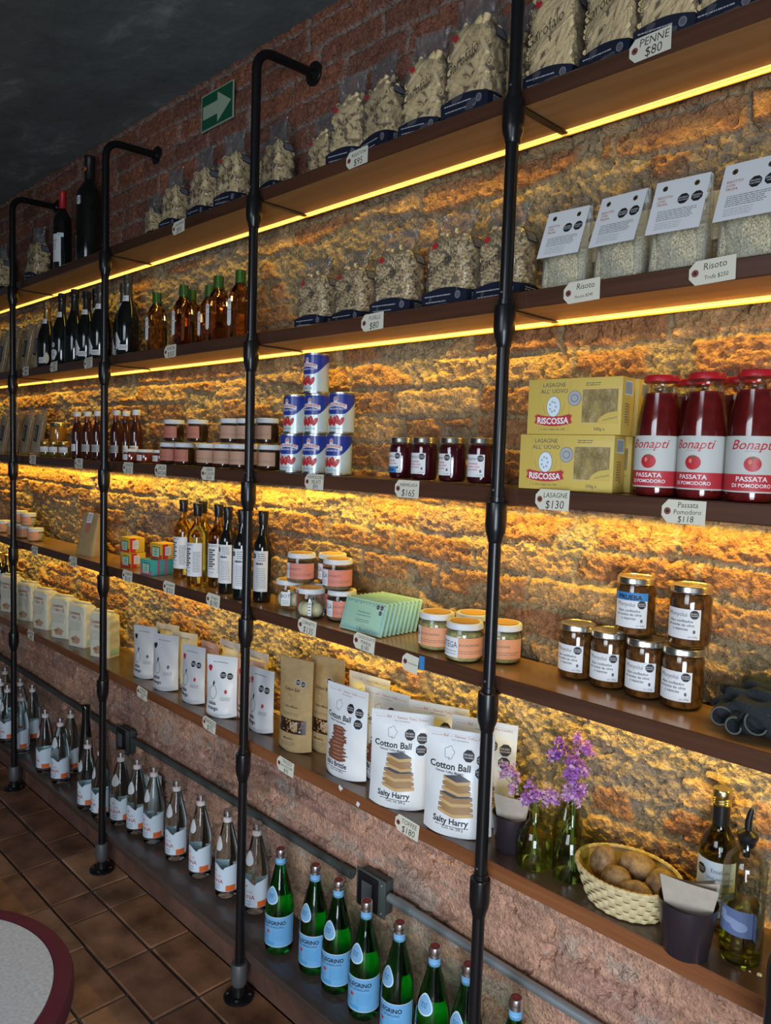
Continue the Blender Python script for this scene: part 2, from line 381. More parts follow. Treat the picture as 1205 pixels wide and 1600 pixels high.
# ---- ceiling: dark trowelled plaster
m = mat('ceiling_plaster', (0.055, 0.062, 0.064), 0.85, bump=(9, 0.35, 0.02)); nt = m.node_tree
nz = nt.nodes.new('ShaderNodeTexNoise'); nz.inputs['Scale'].default_value = 3.2; nz.inputs['Detail'].default_value = 9; nz.inputs['Roughness'].default_value = 0.72; nz.inputs['Distortion'].default_value = 0.25
tc = nt.nodes.new('ShaderNodeTexCoord'); mp = nt.nodes.new('ShaderNodeMapping'); mp.inputs['Scale'].default_value = (0.8, 1.5, 1)
nt.links.new(tc.outputs['Object'], mp.inputs[0]); nt.links.new(mp.outputs[0], nz.inputs['Vector'])
cr = nt.nodes.new('ShaderNodeValToRGB'); e = cr.color_ramp.elements; e[0].position = 0.40; e[0].color = (0.110, 0.130, 0.135, 1); e[1].position = 0.74; e[1].color = (0.34, 0.39, 0.40, 1)
x_ = cr.color_ramp.elements.new(0.57); x_.color = (0.150, 0.175, 0.182, 1)
nt.links.new(nz.outputs['Fac'], cr.inputs[0]); nt.links.new(cr.outputs[0], nt.nodes['Principled BSDF'].inputs['Base Color'])
structure(MB().box(-6.2, -4.6, CEIL, 1.9, 0.30, CEIL+0.1, m).build('ceiling', smooth=False))

# ---- floor: worn terracotta tiles, each its own block, set in dark grout
def floor():
    rnd = random.Random(4); b = MB()
    tiles = [mat('terracotta_a', (0.27, 0.125, 0.062), 0.42, noise=((9, 9, 9), 0.5, 7), bump=(35, 0.25, 0.004)),
             mat('terracotta_b', (0.33, 0.165, 0.085), 0.40, noise=((6, 6, 6), 0.55, 8), bump=(30, 0.25, 0.004)),
             mat('terracotta_c', (0.22, 0.100, 0.055), 0.45, noise=((8, 8, 8), 0.5, 7), bump=(30, 0.25, 0.004))]
    gr = mat('floor_grout', (0.085, 0.070, 0.060), 0.9, bump=(60, 0.4, 0.003))
    b.add([(-6.2, -4.6, -0.006), (1.9, -4.6, -0.006), (1.9, 0.3, -0.006), (-6.2, 0.3, -0.006)], [(0, 1, 2, 3)], gr)
    b.box(-6.2, -4.6, -0.12, 1.9, 0.3, -0.0061, gr)
    TW = 0.152; y = 0.19; k = 0
    while y > -1.5:
        x = -5.6+rnd.random()*0.2
        x = -5.57 if k % 2 == 0 else -5.42
        while x < 0.4:
            w = 0.302 if rnd.random() > 0.22 else 0.151
            dz = rnd.uniform(-0.0015, 0.0015); g = 0.0045
            x0, x1, y0, y1 = x+g, x+w-g, y-TW+g, y-g; t = rnd.choice(tiles); bv = 0.003
            jx = [rnd.uniform(-0.0015, 0.0015) for _ in range(8)]
            vs = [(x0+jx[0], y0+jx[1], -0.008), (x1+jx[2], y0+jx[3], -0.008), (x1+jx[4], y1+jx[5], -0.008), (x0+jx[6], y1+jx[7], -0.008)]
            vt = [(vs[0][0]+bv, vs[0][1]+bv, dz), (vs[1][0]-bv, vs[1][1]+bv, dz), (vs[2][0]-bv, vs[2][1]-bv, dz), (vs[3][0]+bv, vs[3][1]-bv, dz)]
            b.add(vs+vt, [(4, 5, 6, 7), (0, 1, 5, 4), (1, 2, 6, 5), (2, 3, 7, 6), (3, 0, 4, 7)], t)
            x += w
        y -= TW; k += 1
    structure(b.build('floor', ang=20))
floor()

# ---- woods
def wood(name, dark, light, rough=0.32, sc=(1.6, 26, 26), coat=0.25):
    m = mat(name, dark, rough, coat=coat); nt = m.node_tree
    tc = nt.nodes.new('ShaderNodeTexCoord'); mp = nt.nodes.new('ShaderNodeMapping'); mp.inputs['Scale'].default_value = sc
    nz = nt.nodes.new('ShaderNodeTexNoise'); nz.inputs['Scale'].default_value = 1.0; nz.inputs['Detail'].default_value = 7; nz.inputs['Roughness'].default_value = 0.6; nz.inputs['Distortion'].default_value = 0.6
    nt.links.new(tc.outputs['Object'], mp.inputs[0]); nt.links.new(mp.outputs[0], nz.inputs['Vector'])
    cr = nt.nodes.new('ShaderNodeValToRGB'); e = cr.color_ramp.elements; e[0].position = 0.33; e[0].color = (*dark, 1); e[1].position = 0.72; e[1].color = (*light, 1)
    nt.links.new(nz.outputs['Fac'], cr.inputs[0]); nt.links.new(cr.outputs[0], nt.nodes['Principled BSDF'].inputs['Base Color'])
    bp = nt.nodes.new('ShaderNodeBump'); bp.inputs['Strength'].default_value = 0.10; bp.inputs['Distance'].default_value = 0.001
    nt.links.new(nz.outputs['Fac'], bp.inputs['Height']); nt.links.new(bp.outputs[0], nt.nodes['Principled BSDF'].inputs['Normal'])
    return m
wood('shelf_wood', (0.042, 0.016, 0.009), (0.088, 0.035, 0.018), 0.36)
wood('shelf_underside_lit', (0.30, 0.15, 0.055), (0.42, 0.23, 0.095), 0.5, coat=0.0)  # amber glow of the light strips put into the underside colour
wood('shelf_wood_worn', (0.13, 0.042, 0.015), (0.25, 0.092, 0.034), 0.36)
wood('shelf_top_grey', (0.060, 0.034, 0.024), (0.105, 0.062, 0.044), 0.30, coat=0.4)
wood('shelf_top_lit', (0.19, 0.095, 0.036), (0.30, 0.165, 0.068), 0.28, coat=0.4)  # top of the fourth shelf, coloured as lit by the strip above it
wood('plinth_wood', (0.060, 0.040, 0.032), (0.105, 0.072, 0.058), 0.36, coat=0.35)
M_LED = mat('led_strip', (0.9, 0.7, 0.3), 0.5, emit=(1.0, 0.66, 0.12), es=1.3)

def prof_x(b, pts, x0, x1, mats):
    """extrude a closed (y,z) outline along x; one material per side"""
    n = len(pts); vs = [(x0, y, z) for y, z in pts]+[(x1, y, z) for y, z in pts]
    for i in range(n):
        j = (i+1) % n; b.add([vs[i], vs[j], vs[j+n], vs[i+n]], [(0, 3, 2, 1)], mats[i])
    b.add(vs[:n], [tuple(range(n))], mats[0]); b.add(vs[n:], [tuple(range(n))[::-1]], mats[0])
SHELF_LABEL = {1: 'topmost wooden shelf, carrying penne, rigatoni and two wine bottles',
               2: 'second wooden shelf from the top, carrying sparkling wine, fusilli and risotto bags',
               3: 'third wooden shelf from the top, carrying the tin pyramid and the passata bottles',
               4: 'fourth wooden shelf from the top, carrying mint green packets and garlic jars',
               5: 'wooden shelf with worn orange edge, carrying toffee pouches and potatoes'}
for s in (1, 2, 3, 4, 5):
    z = SZ[s]; d = DEP[s]; xr = XR if s != 5 else -0.393
    rt = root('wall_shelf', ((XL+xr)/2, 0, z-TH)); tag(rt, SHELF_LABEL[s], 'shelf'); ox = (XL+xr)/2
    x0, x1 = XL-ox, xr-ox; b = MB()
    ft = 'shelf_wood_worn' if s == 5 else 'shelf_wood'; tp = 'shelf_top_grey' if s == 5 else ('shelf_wood' if s != 4 else 'shelf_top_lit')
    e_ = 0.0025
    if s == 5:
        pts = [(e_, 0), (0, e_), (0, TH-e_), (e_, TH), (d, TH), (d, 0)]; ms = [ft, ft, ft, tp, ft, 'shelf_underside_lit']
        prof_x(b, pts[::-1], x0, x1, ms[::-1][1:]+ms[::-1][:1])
    else:
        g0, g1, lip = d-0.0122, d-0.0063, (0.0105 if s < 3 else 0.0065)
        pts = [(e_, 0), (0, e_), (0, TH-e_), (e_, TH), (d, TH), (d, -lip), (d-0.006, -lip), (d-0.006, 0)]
        ms = [ft, ft, ft, tp, ft, ft, ft, 'shelf_underside_lit']
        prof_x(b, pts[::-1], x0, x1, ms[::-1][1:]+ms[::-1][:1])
    b.build('board', rt, smooth=False)
    if s != 5:
        MB().box(x0+0.02, g0, -0.0018, x1-0.02, g1, -0.0001, M_LED).build('light_strip', rt, smooth=False)

# plinth board with its masonry step
rt = root('plinth_shelf', (-2.5, 0, 0)); tag(rt, 'low dark plinth board along the floor, under the row of water bottles', 'shelf')
MB().box(XL+2.5, 0.0, SZ[0]-0.030, XR+2.5, DEP[0], SZ[0], 'plinth_wood', bev=0.003).build('board', rt)
mat('plinth_masonry', (0.12, 0.055, 0.035), 0.85, noise=((7, 7, 7), 0.4, 6), bump=(25, 0.6, 0.01))
MB().box(XL+2.5, 0.035, 0.0012, XR+2.5, DEP[0]-0.004, SZ[0]-0.0302, 'plinth_masonry').build('masonry_step', rt, smooth=False)

# ---- black pipe posts with reducers, brackets and flanges
PY = -0.0245
def pipe_post(x, label):
    rt = root('pipe_post', (x, PY, 0)); tag(rt, label, 'shelf post', 'black pipe posts in front of the shelves')
    r_ = 0.0133; path = [(0, 0, 0.03), (0, 0, 2.70)]; zt = 2.775; br = 0.055
    for k in range(0, 10):
        a = R(90*k/9); path.append((0, br-br*math.cos(a), zt-br+br*math.sin(a)))
    path.append((0, 0.196, zt+0.004))
    MB().tube(path, r_, 'black_iron', 18).build('pipe', rt)
    for s in (1, 2, 3, 4, 5):
        zb = SZ[s]-TH
        pf = [(0.0150, zb+0.0165), (0.0158, zb+0.0160), (0.0158, zb+0.006), (0.0215, zb+0.004), (0.0222, zb+0.001), (0.0222, zb-0.046), (0.0205, zb-0.058), (0.0162, zb-0.070), (0.0152, zb-0.078), (0.0136, zb-0.080)]
        MB().lathe(pf[::-1], 'black_iron', 26).build('collar', rt)
        if s <= 4: MB().box(-0.0085, 0.024, zb-0.0042, 0.0085, DEP[s]+0.022-PY, zb-0.0008, 'black_iron').build('bracket', rt, smooth=False)
        MB().lathe([(0.0026, -0.001), (0.0026, 0.0012), (0.0014, 0.002)], 'iron_worn', 10).build('screw', rt)
        sc = rt.children[-1]; sc.rotation_euler = (R(90), 0, 0); sc.location = (0.0, -0.0132, zb+0.030)
    MB().lathe([(0.0290, 0.0), (0.0290, 0.004), (0.0275, 0.0055), (0.0175, 0.007), (0.0150, 0.016)][::1], 'black_iron', 26).build('wall_flange', rt)
    wf = rt.children[-1]; wf.rotation_euler = (R(90), 0, 0); wf.location = (0, 0.204, zt+0.004); wf.scale = (1.2, 1.2, 1)
    MB().lathe([(0.046, 0.0015), (0.046, 0.007), (0.043, 0.010), (0.022, 0.013), (0.0185, 0.035), (0.0185, 0.042)], 'black_iron', 30).build('floor_flange', rt)
    MB().lathe([(0.0185, 0.040), (0.0235, 0.048), (0.0250, 0.060), (0.0250, 0.108), (0.0225, 0.112)], 'iron_worn', 26).build('floor_coupling', rt)
    for k in range(4):
        a = R(45+90*k); MB().lathe([(0.005, 0.009), (0.005, 0.0125), (0.003, 0.0135)], 'iron_worn', 8, cx=0.034*math.cos(a), cy=0.034*math.sin(a)).build('bolt', rt)
for x, l in ((-0.9676, 'nearest black pipe post, in front of the jars and toffee pouches'),
             (-1.862, 'second black pipe post, hooked on top, left of the blue tins'),
             (-2.815, 'third black pipe post, hooked on top, amid the sparkling wine'),
             (-3.781, 'farthest black pipe post, at the dark left end, with a hooked top')):
    pipe_post(x, l)

# ================================================================= KINDS OF GOODS
# glass and liquids
mat('green_glass', (0.02, 0.46, 0.07), 0.03, trans=1.0, ior=1.36, coat=0.3)
mat('water_glass', (0.80, 0.93, 0.92), 0.02, trans=1.0, ior=1.34, coat=0.3)
mat('amber_spirit', (0.66, 0.28, 0.07), 0.03, trans=1.0, ior=1.36, coat=0.3)
mat('golden_oil', (0.72, 0.50, 0.06), 0.03, trans=1.0, ior=1.40, coat=0.3)
mat('black_glass', (0.006, 0.007, 0.006), 0.10, coat=0.6)
mat('dark_sauce', (0.045, 0.010, 0.006), 0.10, coat=0.8)
mat('tomato', (0.13, 0.008, 0.008), 0.16, coat=0.8, noise=((60, 60, 60), 0.25, 4))
mat('jam', (0.050, 0.004, 0.008), 0.10, coat=0.8)
mat('confit', (0.12, 0.045, 0.010), 0.12, coat=0.8, noise=((90, 90, 60), 0.75, 4))
mat('honey', (0.42, 0.17, 0.02), 0.12, coat=0.8); mat('pale_cream', (0.60, 0.50, 0.30), 0.6)
mat('dark_choc', (0.03, 0.012, 0.006), 0.3, coat=0.4); mat('red_pickle', (0.22, 0.03, 0.012), 0.15, coat=0.8)
film('jar_glass', (0.93, 0.95, 0.93), 0.55, 0.05, base=0.04)
film('vase_glass', (0.80, 0.84, 0.58), 0.6, 0.04, base=0.05)
film('cruet_glass', (0.86, 0.88, 0.82), 0.6, 0.04, base=0.05)
film('cellophane', (0.95, 0.95, 0.94), 0.75, 0.13, bumpscale=30, milky=0.10, mcol=(0.50, 0.50, 0.52), base=0.05)
film('cellophane_soft', (0.94, 0.95, 0.94), 0.6, 0.2, bumpscale=20, milky=0.14, mcol=(0.6, 0.64, 0.62), base=0.05)
mat('label_salmon', (0.58, 0.20, 0.14), 0.6); mat('label_peach', (0.68, 0.30, 0.15), 0.6); mat('label_rust', (0.42, 0.14, 0.09), 0.6); mat('label_tan', (0.44, 0.25, 0.16), 0.6)
mat('label_blue', (0.17, 0.43, 0.72), 0.5); mat('label_blue_deep', (0.08, 0.36, 0.66), 0.5); mat('label_ice', (0.62, 0.72, 0.80), 0.5)
mat('tape_blue', (0.04, 0.20, 0.46), 0.6); mat('paper_dim', (0.50, 0.51, 0.48), 0.55); mat('navy', (0.010, 0.013, 0.028), 0.38); mat('can_blue', (0.015, 0.035, 0.26), 0.35, coat=0.4)
mat('can_silver', (0.56, 0.66, 0.66), 0.32, 0.25, coat=0.4); mat('kraft', (0.34, 0.235, 0.105), 0.7, noise=((60, 60, 60), 0.10, 4)); mat('kraft_dark', (0.22, 0.15, 0.085), 0.8)
mat('pouch_white', (0.66, 0.68, 0.69), 0.45, coat=0.15, bump=(22, 0.25, 0.006)); mat('pouch_grey', (0.50, 0.51, 0.53), 0.45, coat=0.15, bump=(22, 0.3, 0.006))
mat('pouch_cream', (0.62, 0.56, 0.42), 0.5, bump=(22, 0.3, 0.006)); mat('pouch_coral', (0.62, 0.36, 0.28), 0.5, bump=(22, 0.3, 0.006))
mat('flour_paper', (0.60, 0.58, 0.46), 0.75, bump=(26, 0.55, 0.006)); mat('yellow_card', (0.58, 0.42, 0.09), 0.5, coat=0.1)
mat('yellow_card_side', (0.62, 0.47, 0.11), 0.5, coat=0.1); mat('box_red', (0.50, 0.03, 0.025), 0.5); mat('box_yellow', (0.60, 0.36, 0.03), 0.5)
mat('box_teal', (0.05, 0.36, 0.32), 0.5); mat('box_pink', (0.42, 0.12, 0.20), 0.5); mat('mint_paper', (0.34, 0.55, 0.40), 0.6)
mat('ink_emblem', (0.16, 0.15, 0.20), 0.5); mat('pasta', (0.72, 0.55, 0.28), 0.55); mat('pasta_core', (0.16, 0.10, 0.04), 0.8)
mat('rice', (0.52, 0.46, 0.31), 0.6, noise=((420, 420, 260), 0.55, 2), bump=(380, 1.0, 0.003))
mat('lid_gold', (0.72, 0.58, 0.26), 0.25, 1.0); mat('lid_silver', (0.68, 0.66, 0.60), 0.26, 1.0)
mat('lid_white', (0.62, 0.64, 0.66), 0.35); mat('cork_kraft', (0.42, 0.24, 0.10), 0.7); mat('garlic', (0.62, 0.56, 0.36), 0.4)
mat('toffee', (0.30, 0.17, 0.065), 0.5); mat('toffee_light', (0.48, 0.31, 0.13), 0.5); mat('toffee_dark', (0.05, 0.052, 0.065), 0.45); mat('brittle', (0.17, 0.060, 0.038), 0.45); mat('brittle_light', (0.34, 0.16, 0.09), 0.45)
mat('tomato_red', (0.45, 0.02, 0.03), 0.4); mat('highlight_pink', (0.70, 0.28, 0.26), 0.5)

def bottle_green():
    r = root('water_bottle'); H = 0.318
    pf = [(0.030, 0.0), (0.0385, 0.002), (0.0425, 0.009), (0.0435, 0.020), (0.0435, 0.130), (0.0425, 0.150), (0.0385, 0.178), (0.0320, 0.206), (0.0240, 0.238), (0.0175, 0.262), (0.0150, 0.276), (0.0145, 0.298)]
    MB().lathe(pf, 'green_glass', 36).build('glass_body', r, ang=60)
    b = MB(); b.lathe([(0.0152, 0.292), (0.0162, 0.293), (0.0162, 0.299), (0.0152, 0.300), (0.0158, 0.302), (0.0160, 0.314), (0.0150, 0.3175), (0.0138, 0.318)], 'silver', 26)
    cap = b.build('cap', r)
    b = MB(); top = lambda x, y, l: (x, y, 0.318+0.0002*l)
    b.afan(top, 0, 0, 0.0128, 0.0128, 'tag_ring', 1); b.afan(top, 0, 0, 0.0085, 0.0085, 'ink_red', 2, n=10, rot=R(90), shape=lambda a: 1.0 if round((a-R(90))/(math.pi/5)) % 2 == 0 else 0.42)
    b.build('star_seal', cap)
    f = cyl(0.0153); b = MB(); b.arect(f, -0.047, 0.271, 0.047, 0.292, 'label_blue', 1, n=30); b.arect(f, -0.047, 0.281, 0.047, 0.2815, 'label_ice', 2, n=30); b.alines(f, -0.02, 0.273, 0.02, 0.279, 2, 'ink_blue', 3); b.build('neck_label', r)
    # shoulder seal follows the sloping shoulder
    def fs(x, z, l):
        zz = z; rr = np.interp(zz, [p[1] for p in pf], [p[0] for p in pf])+0.0005+0.00018*l; a = x/0.034; return (rr*math.sin(a), -rr*math.cos(a), zz)
    curved(fs, 0.005)
    sh = lambda a: 1.0+0.18*math.sin(a)*-1
    b = MB()
    for lay, k, m in ((1, 1.0, 'label_ice'), (2, 0.86, 'label_blue'), (3, 0.58, 'ink_pale'), (4, 0.5, 'label_blue')):
        n = 26; pts = [(0, 0.186)]
        for rg in (0.5, 1.0):
            for q in range(n):
                a = 2*math.pi*q/n; pts.append((rg*0.0195*k*math.cos(a)*(1-0.28*math.sin(a)), 0.186+rg*0.026*k*math.sin(a)))
        fcs = [(0, 1+q, 1+(q+1) % n) for q in range(n)]+[(1+q, 1+n+q, 1+n+(q+1) % n, 1+(q+1) % n) for q in range(n)]
        b.art(fs, pts, fcs, m, lay)
    b.alines(fs, -0.008, 0.178, 0.008, 0.192, 3, 'ink_blue', 5); b.build('shoulder_label', r)
    f = cyl(0.0436); b = MB()
    b.acolumn(f, -0.088, 0.088, lambda x: 0.030, lambda x: 0.124+0.0, 'label_ice', 1, n=60); b.acolumn(f, -0.086, 0.086, lambda x: 0.032, lambda x: 0.122, 'label_blue', 2, n=60)
    b.atext(f, 'S.PELLEGRINO', 0.004, 0.100, 0.0160, 'ink', 4, bold=0.03, sx=0.95); b.atext(f, 'NATURAL SPARKLING', 0.004, 0.090, 0.0085, 'ink_blue', 4, bold=0.01)
    b.afan(f, -0.004, 0.076, 0.0085, 0.0085, 'ink_red', 4, n=10, rot=R(90), shape=lambda a: 1.0 if round((a-R(90))/(math.pi/5)) % 2 == 0 else 0.42)
    b.alines(f, 0.012, 0.050, 0.052, 0.084, 8, 'label_blue_deep', 4, 3); b.alines(f, -0.03, 0.05, 0.0, 0.066, 4, 'label_blue_deep', 4, 7, th=0.5); b.arect(f, -0.014, 0.036, 0.018, 0.046, 'label_blue_deep', 4)
    b.build('body_label', r)
    b = MB(); g = cyl(0.0436, a0=math.pi); b.arect(g, -0.036, 0.034, 0.036, 0.150, 'paper_white', 1, n=24, nz=1); b.build('back_label', r)
    return r
def bottle_panna():
    r = root('water_bottle')
    pf = [(0.028, 0.0), (0.0355, 0.002), (0.0395, 0.010), (0.040, 0.022), (0.040, 0.125), (0.0385, 0.150), (0.0330, 0.185), (0.0250, 0.220), (0.0185, 0.245), (0.0150, 0.258), (0.0142, 0.280)]
    MB().lathe(pf, 'water_glass', 32).build('glass_body', r, ang=60)
    b = MB(); b.lathe([(0.0150, 0.277), (0.0158, 0.278), (0.0158, 0.283), (0.0130, 0.285), (0.0130, 0.288), (0.0156, 0.290), (0.0156, 0.298), (0.0140, 0.300)], 'silver', 24); b.build('cap', r)
    f = cyl(0.0152); b = MB(); b.arect(f, -0.047, 0.260, 0.047, 0.277, 'paper_white', 1, n=26); b.arect(f, -0.047, 0.273, 0.047, 0.2745, 'label_salmon', 2, n=26); b.alines(f, -0.02, 0.263, 0.02, 0.271, 2, 'label_salmon', 2); b.build('neck_label', r)
    def fs(x, z, l):
        rr = np.interp(z, [p[1] for p in pf], [p[0] for p in pf])+0.0005+0.00018*l; a = x/0.031; return (rr*math.sin(a), -rr*math.cos(a), z)
    curved(fs, 0.005)
    b = MB()
    for lay, k, m in ((1, 1.0, 'paper_white'), (2, 0.62, 'label_ice'), (3, 0.5, 'paper_white')):
        n = 24; pts = [(0, 0.190)]
        for rg in (0.5, 1.0):
            for q in range(n):
                a = 2*math.pi*q/n; pts.append((rg*0.017*k*math.cos(a)*(1-0.35*math.sin(a)), 0.190+rg*0.024*k*math.sin(a)))
        b.art(fs, pts, [(0, 1+q, 1+(q+1) % n) for q in range(n)]+[(1+q, 1+n+q, 1+n+(q+1) % n, 1+(q+1) % n) for q in range(n)], m, lay)
    b.build('shoulder_label', r)
    f = cyl(0.0401); b = MB(); hi = lambda x: 0.111+0.012*math.cos(x/0.0135)*math.exp(-(x/0.045)**2)+(0.010 if x > 0.03 else 0)*sstep(0.03, 0.038, x)
    b.acolumn(f, -0.085, 0.085, lambda x: 0.030, hi, 'label_ice', 1, n=60)
    b.atext(f, 'ACQUA', 0.0, 0.078, 0.0125, 'label_salmon', 3); b.atext(f, 'PANNA', 0.0, 0.058, 0.0205, 'ink_red', 3, bold=0.01, sx=0.9); b.afan(f, 0, 0.099, 0.006, 0.008, 'label_salmon', 3, n=8, shape=lambda a: 1 if int(round(a/(math.pi/4))) % 2 == 0 else 0.4)
    b.atext(f, 'TOSCANA', 0.0, 0.047, 0.008, 'ink_blue', 3); b.arect(f, 0.040, 0.031, 0.074, 0.051, 'ink_orange', 2, n=12); b.alines(f, -0.02, 0.034, 0.02, 0.044, 2, 'ink_blue', 3)
    b.build('body_label', r)
    MB().arect(cyl(0.0401, a0=math.pi), -0.036, 0.036, 0.036, 0.102, 'paper_white', 1, n=20).build('back_label', r)
    return r
def bottle_sparkling(foil='black_plastic', lab='oval', H=0.31):
    def mk():
        r = root('sparkling_wine_bottle'); k = H/0.31
        pf = [(0.030, 0), (0.040, 0.002), (0.0435, 0.010), (0.0435, 0.125), (0.0410, 0.150), (0.033, 0.180), (0.0225, 0.205), (0.0165, 0.225)]
        MB().lathe([(a, z*k) for a, z in pf], 'black_glass', 32).build('glass_body', r, ang=60)
        b = MB(); b.lathe([(a, z*k) for a, z in [(0.0185, 0.212), (0.0162, 0.235), (0.0152, 0.262), (0.0158, 0.276), (0.0182, 0.279), (0.0182, 0.292), (0.0165, 0.298), (0.0172, 0.302), (0.0160, 0.309), (0.009, 0.3105)]], foil, 26, cap0=False); b.build('foil_capsule', r)
        f = cyl(0.0437); b = MB()
        if lab == 'oval':
            b.afan(f, 0.010, 0.052, 0.019, 0.023, 'paper_white', 1, n=30, shape=lambda a: 1-0.12*math.cos(3*(a-R(90)))); b.atext(f, '21', 0.010, 0.044, 0.020, 'ink', 2, bold=0.01); b.alines(f, 0, 0.062, 0.02, 0.068, 1, 'ink_soft', 2)
            b.afan(f, 0.010, 0.092, 0.009, 0.011, 'paper_white', 1, n=20); b.afan(f, 0.010, 0.092, 0.006, 0.007, 'ink_pale', 2, n=20)
        elif lab == 'pent':
            b.apoly(f, [(-0.036, 0.024), (0.002, 0.024), (0.016, 0.050), (-0.006, 0.088), (-0.020, 0.070), (-0.036, 0.080)], 'paper_white', 1); b.arect(f, 0.006, 0.020, 0.044, 0.040, 'paper_white', 2); b.alines(f, -0.03, 0.03, 0.0, 0.066, 5, 'ink_soft', 3); b.alines(f, 0.010, 0.024, 0.04, 0.036, 2, 'ink_soft', 3)
        else:
            b.arect(f, 0.012, 0.022, 0.040, 0.048, 'paper_white', 1); b.alines(f, 0.015, 0.027, 0.037, 0.043, 3, 'ink', 2)
            b.afan(f, 0.048, 0.045, 0.012, 0.024, 'paper_cream', 1)
        b.build('body_label', r)
        def fn(x, z, l): rr = np.interp(z/k, [0.205, 0.235], [0.0215, 0.0165])+0.0006+0.0002*l; a = x/0.017; return (rr*math.sin(a), -rr*math.cos(a), z)
        b = MB(); b.arect(fn, -0.006, 0.208*k, 0.019, 0.230*k, 'paper_white', 1, n=10, nz=3); b.alines(fn, 0.000, 0.212*k, 0.010, 0.226*k, 3, 'ink', 2, th=0.5); b.build('neck_sticker', r)
        return r
    return mk
def bottle_spirit():
    r = root('spirit_bottle'); pf = [(0.024, 0), (0.0300, 0.002), (0.0320, 0.006), (0.0320, 0.128), (0.0300, 0.142), (0.0240, 0.158), (0.0150, 0.172), (0.0140, 0.182)]
    MB().lathe(pf, 'amber_spirit', 40, sq=0.6).build('glass_body', r, ang=50)
    b = MB(); pr = [(0.0150, 0.176)]
    for k in range(8): z = 0.180+0.0045*k; pr += [(0.0162, z), (0.0166, z+0.002), (0.0158, z+0.0038)]
    pr += [(0.0160, 0.214), (0.0140, 0.2155)]; mat('cap_green', (0.040, 0.115, 0.022), 0.35, 0.4); b.lathe(pr, 'cap_green', 24); b.build('cap', r)
    f = cyl(0.0325); b = MB(); n = 0.0085
    pts = [(n*math.cos(a), 0.118+n*math.sin(a)) for a in [math.pi*i/10 for i in range(11)]]+[(n*math.cos(a), 0.052+n*math.sin(a)) for a in [math.pi+math.pi*i/10 for i in range(11)]]
    g = lambda x, z, l: (x-0.013, -0.0325-0.0003*l, z)
    b.apoly(g, pts, 'paper_white', 1); b.atext(g, 'RON', 0, 0.09, 0.007, 'ink_soft', 3); b.alines(g, -0.004, 0.06, 0.004, 0.085, 5, 'ink_pale', 3); b.afan(g, 0, 0.115, 0.005, 0.006, 'ink_pale', 2); b.build('body_label', r)
    return r
def bottle_sauce(lab='paper_white'):
    def mk():
        r = root('sauce_bottle'); pf = [(0.020, 0), (0.0235, 0.002), (0.0245, 0.006), (0.0245, 0.108), (0.0225, 0.122), (0.0165, 0.140), (0.0130, 0.150), (0.0130, 0.160)]
        MB().lathe(pf, 'dark_sauce', 28).build('sauce_body', r, ang=60)
        MB().lathe([(0.0128, 0.160), (0.0128, 0.180)], 'amber_spirit', 24).build('glass_neck', r)
        MB().lathe([(0.0145, 0.178), (0.0150, 0.179), (0.0150, 0.196), (0.0138, 0.198)], 'white_plastic', 24).build('cap', r)
        f = cyl(0.0246); b = MB(); b.arect(f, -0.030, 0.032, 0.034, 0.062, lab, 1, n=20); b.alines(f, -0.02, 0.036, 0.024, 0.058, 4, 'ink_soft' if lab != 'ink_blue' else 'ink_pale', 2); b.build('body_label', r)
        return r
    return mk
def jar(name, rad, h, lid, content, fill=0.92, label=None, art=None, lidart=None, glassy=True, lidh=0.014, extra=None):
    def mk():
        r = root(name); g = h-lidh
        pf = [(rad*0.80, 0.0), (rad*0.94, 0.0012), (rad, 0.007), (rad, g-0.012), (rad*0.93, g-0.004), (rad*0.90, g+0.003)]
        MB().lathe(pf, 'jar_glass', 32, cap1=False).build('glass_jar', r, ang=60)
        if content:
            zt = g*fill; q = 0.965
            MB().lathe([(rad*0.74, 0.002), (rad*0.90*q, 0.004), (rad*q, 0.009), (rad*q, min(zt, g-0.014)), (rad*0.9*q, zt)], content, 30).build('contents', r, ang=60)
        lr = rad*0.985
        MB().lathe([(lr*0.95, g-0.001), (lr*1.0, g), (lr*1.02, g+0.0015), (lr*1.0, g+0.003), (lr, g+lidh-0.003), (lr*0.97, g+lidh-0.0008), (lr*0.90, g+lidh), (lr*0.88, g+lidh-0.0008)], lid, 34).build('lid', r, ang=35)
        if lidart: b = MB(); b.afan(lambda x, y, l: (x, y, g+lidh-0.0004+0.0006*l), 0, 0, lr*0.80, lr*0.80, lidart, 1, n=30); b.build('lid_sticker', r)
        if art: b = MB(); art(b, cyl(rad+0.0003), h, rad); b.build('label', r)
        if extra: extra(r, rad, h)
        return r
    return mk
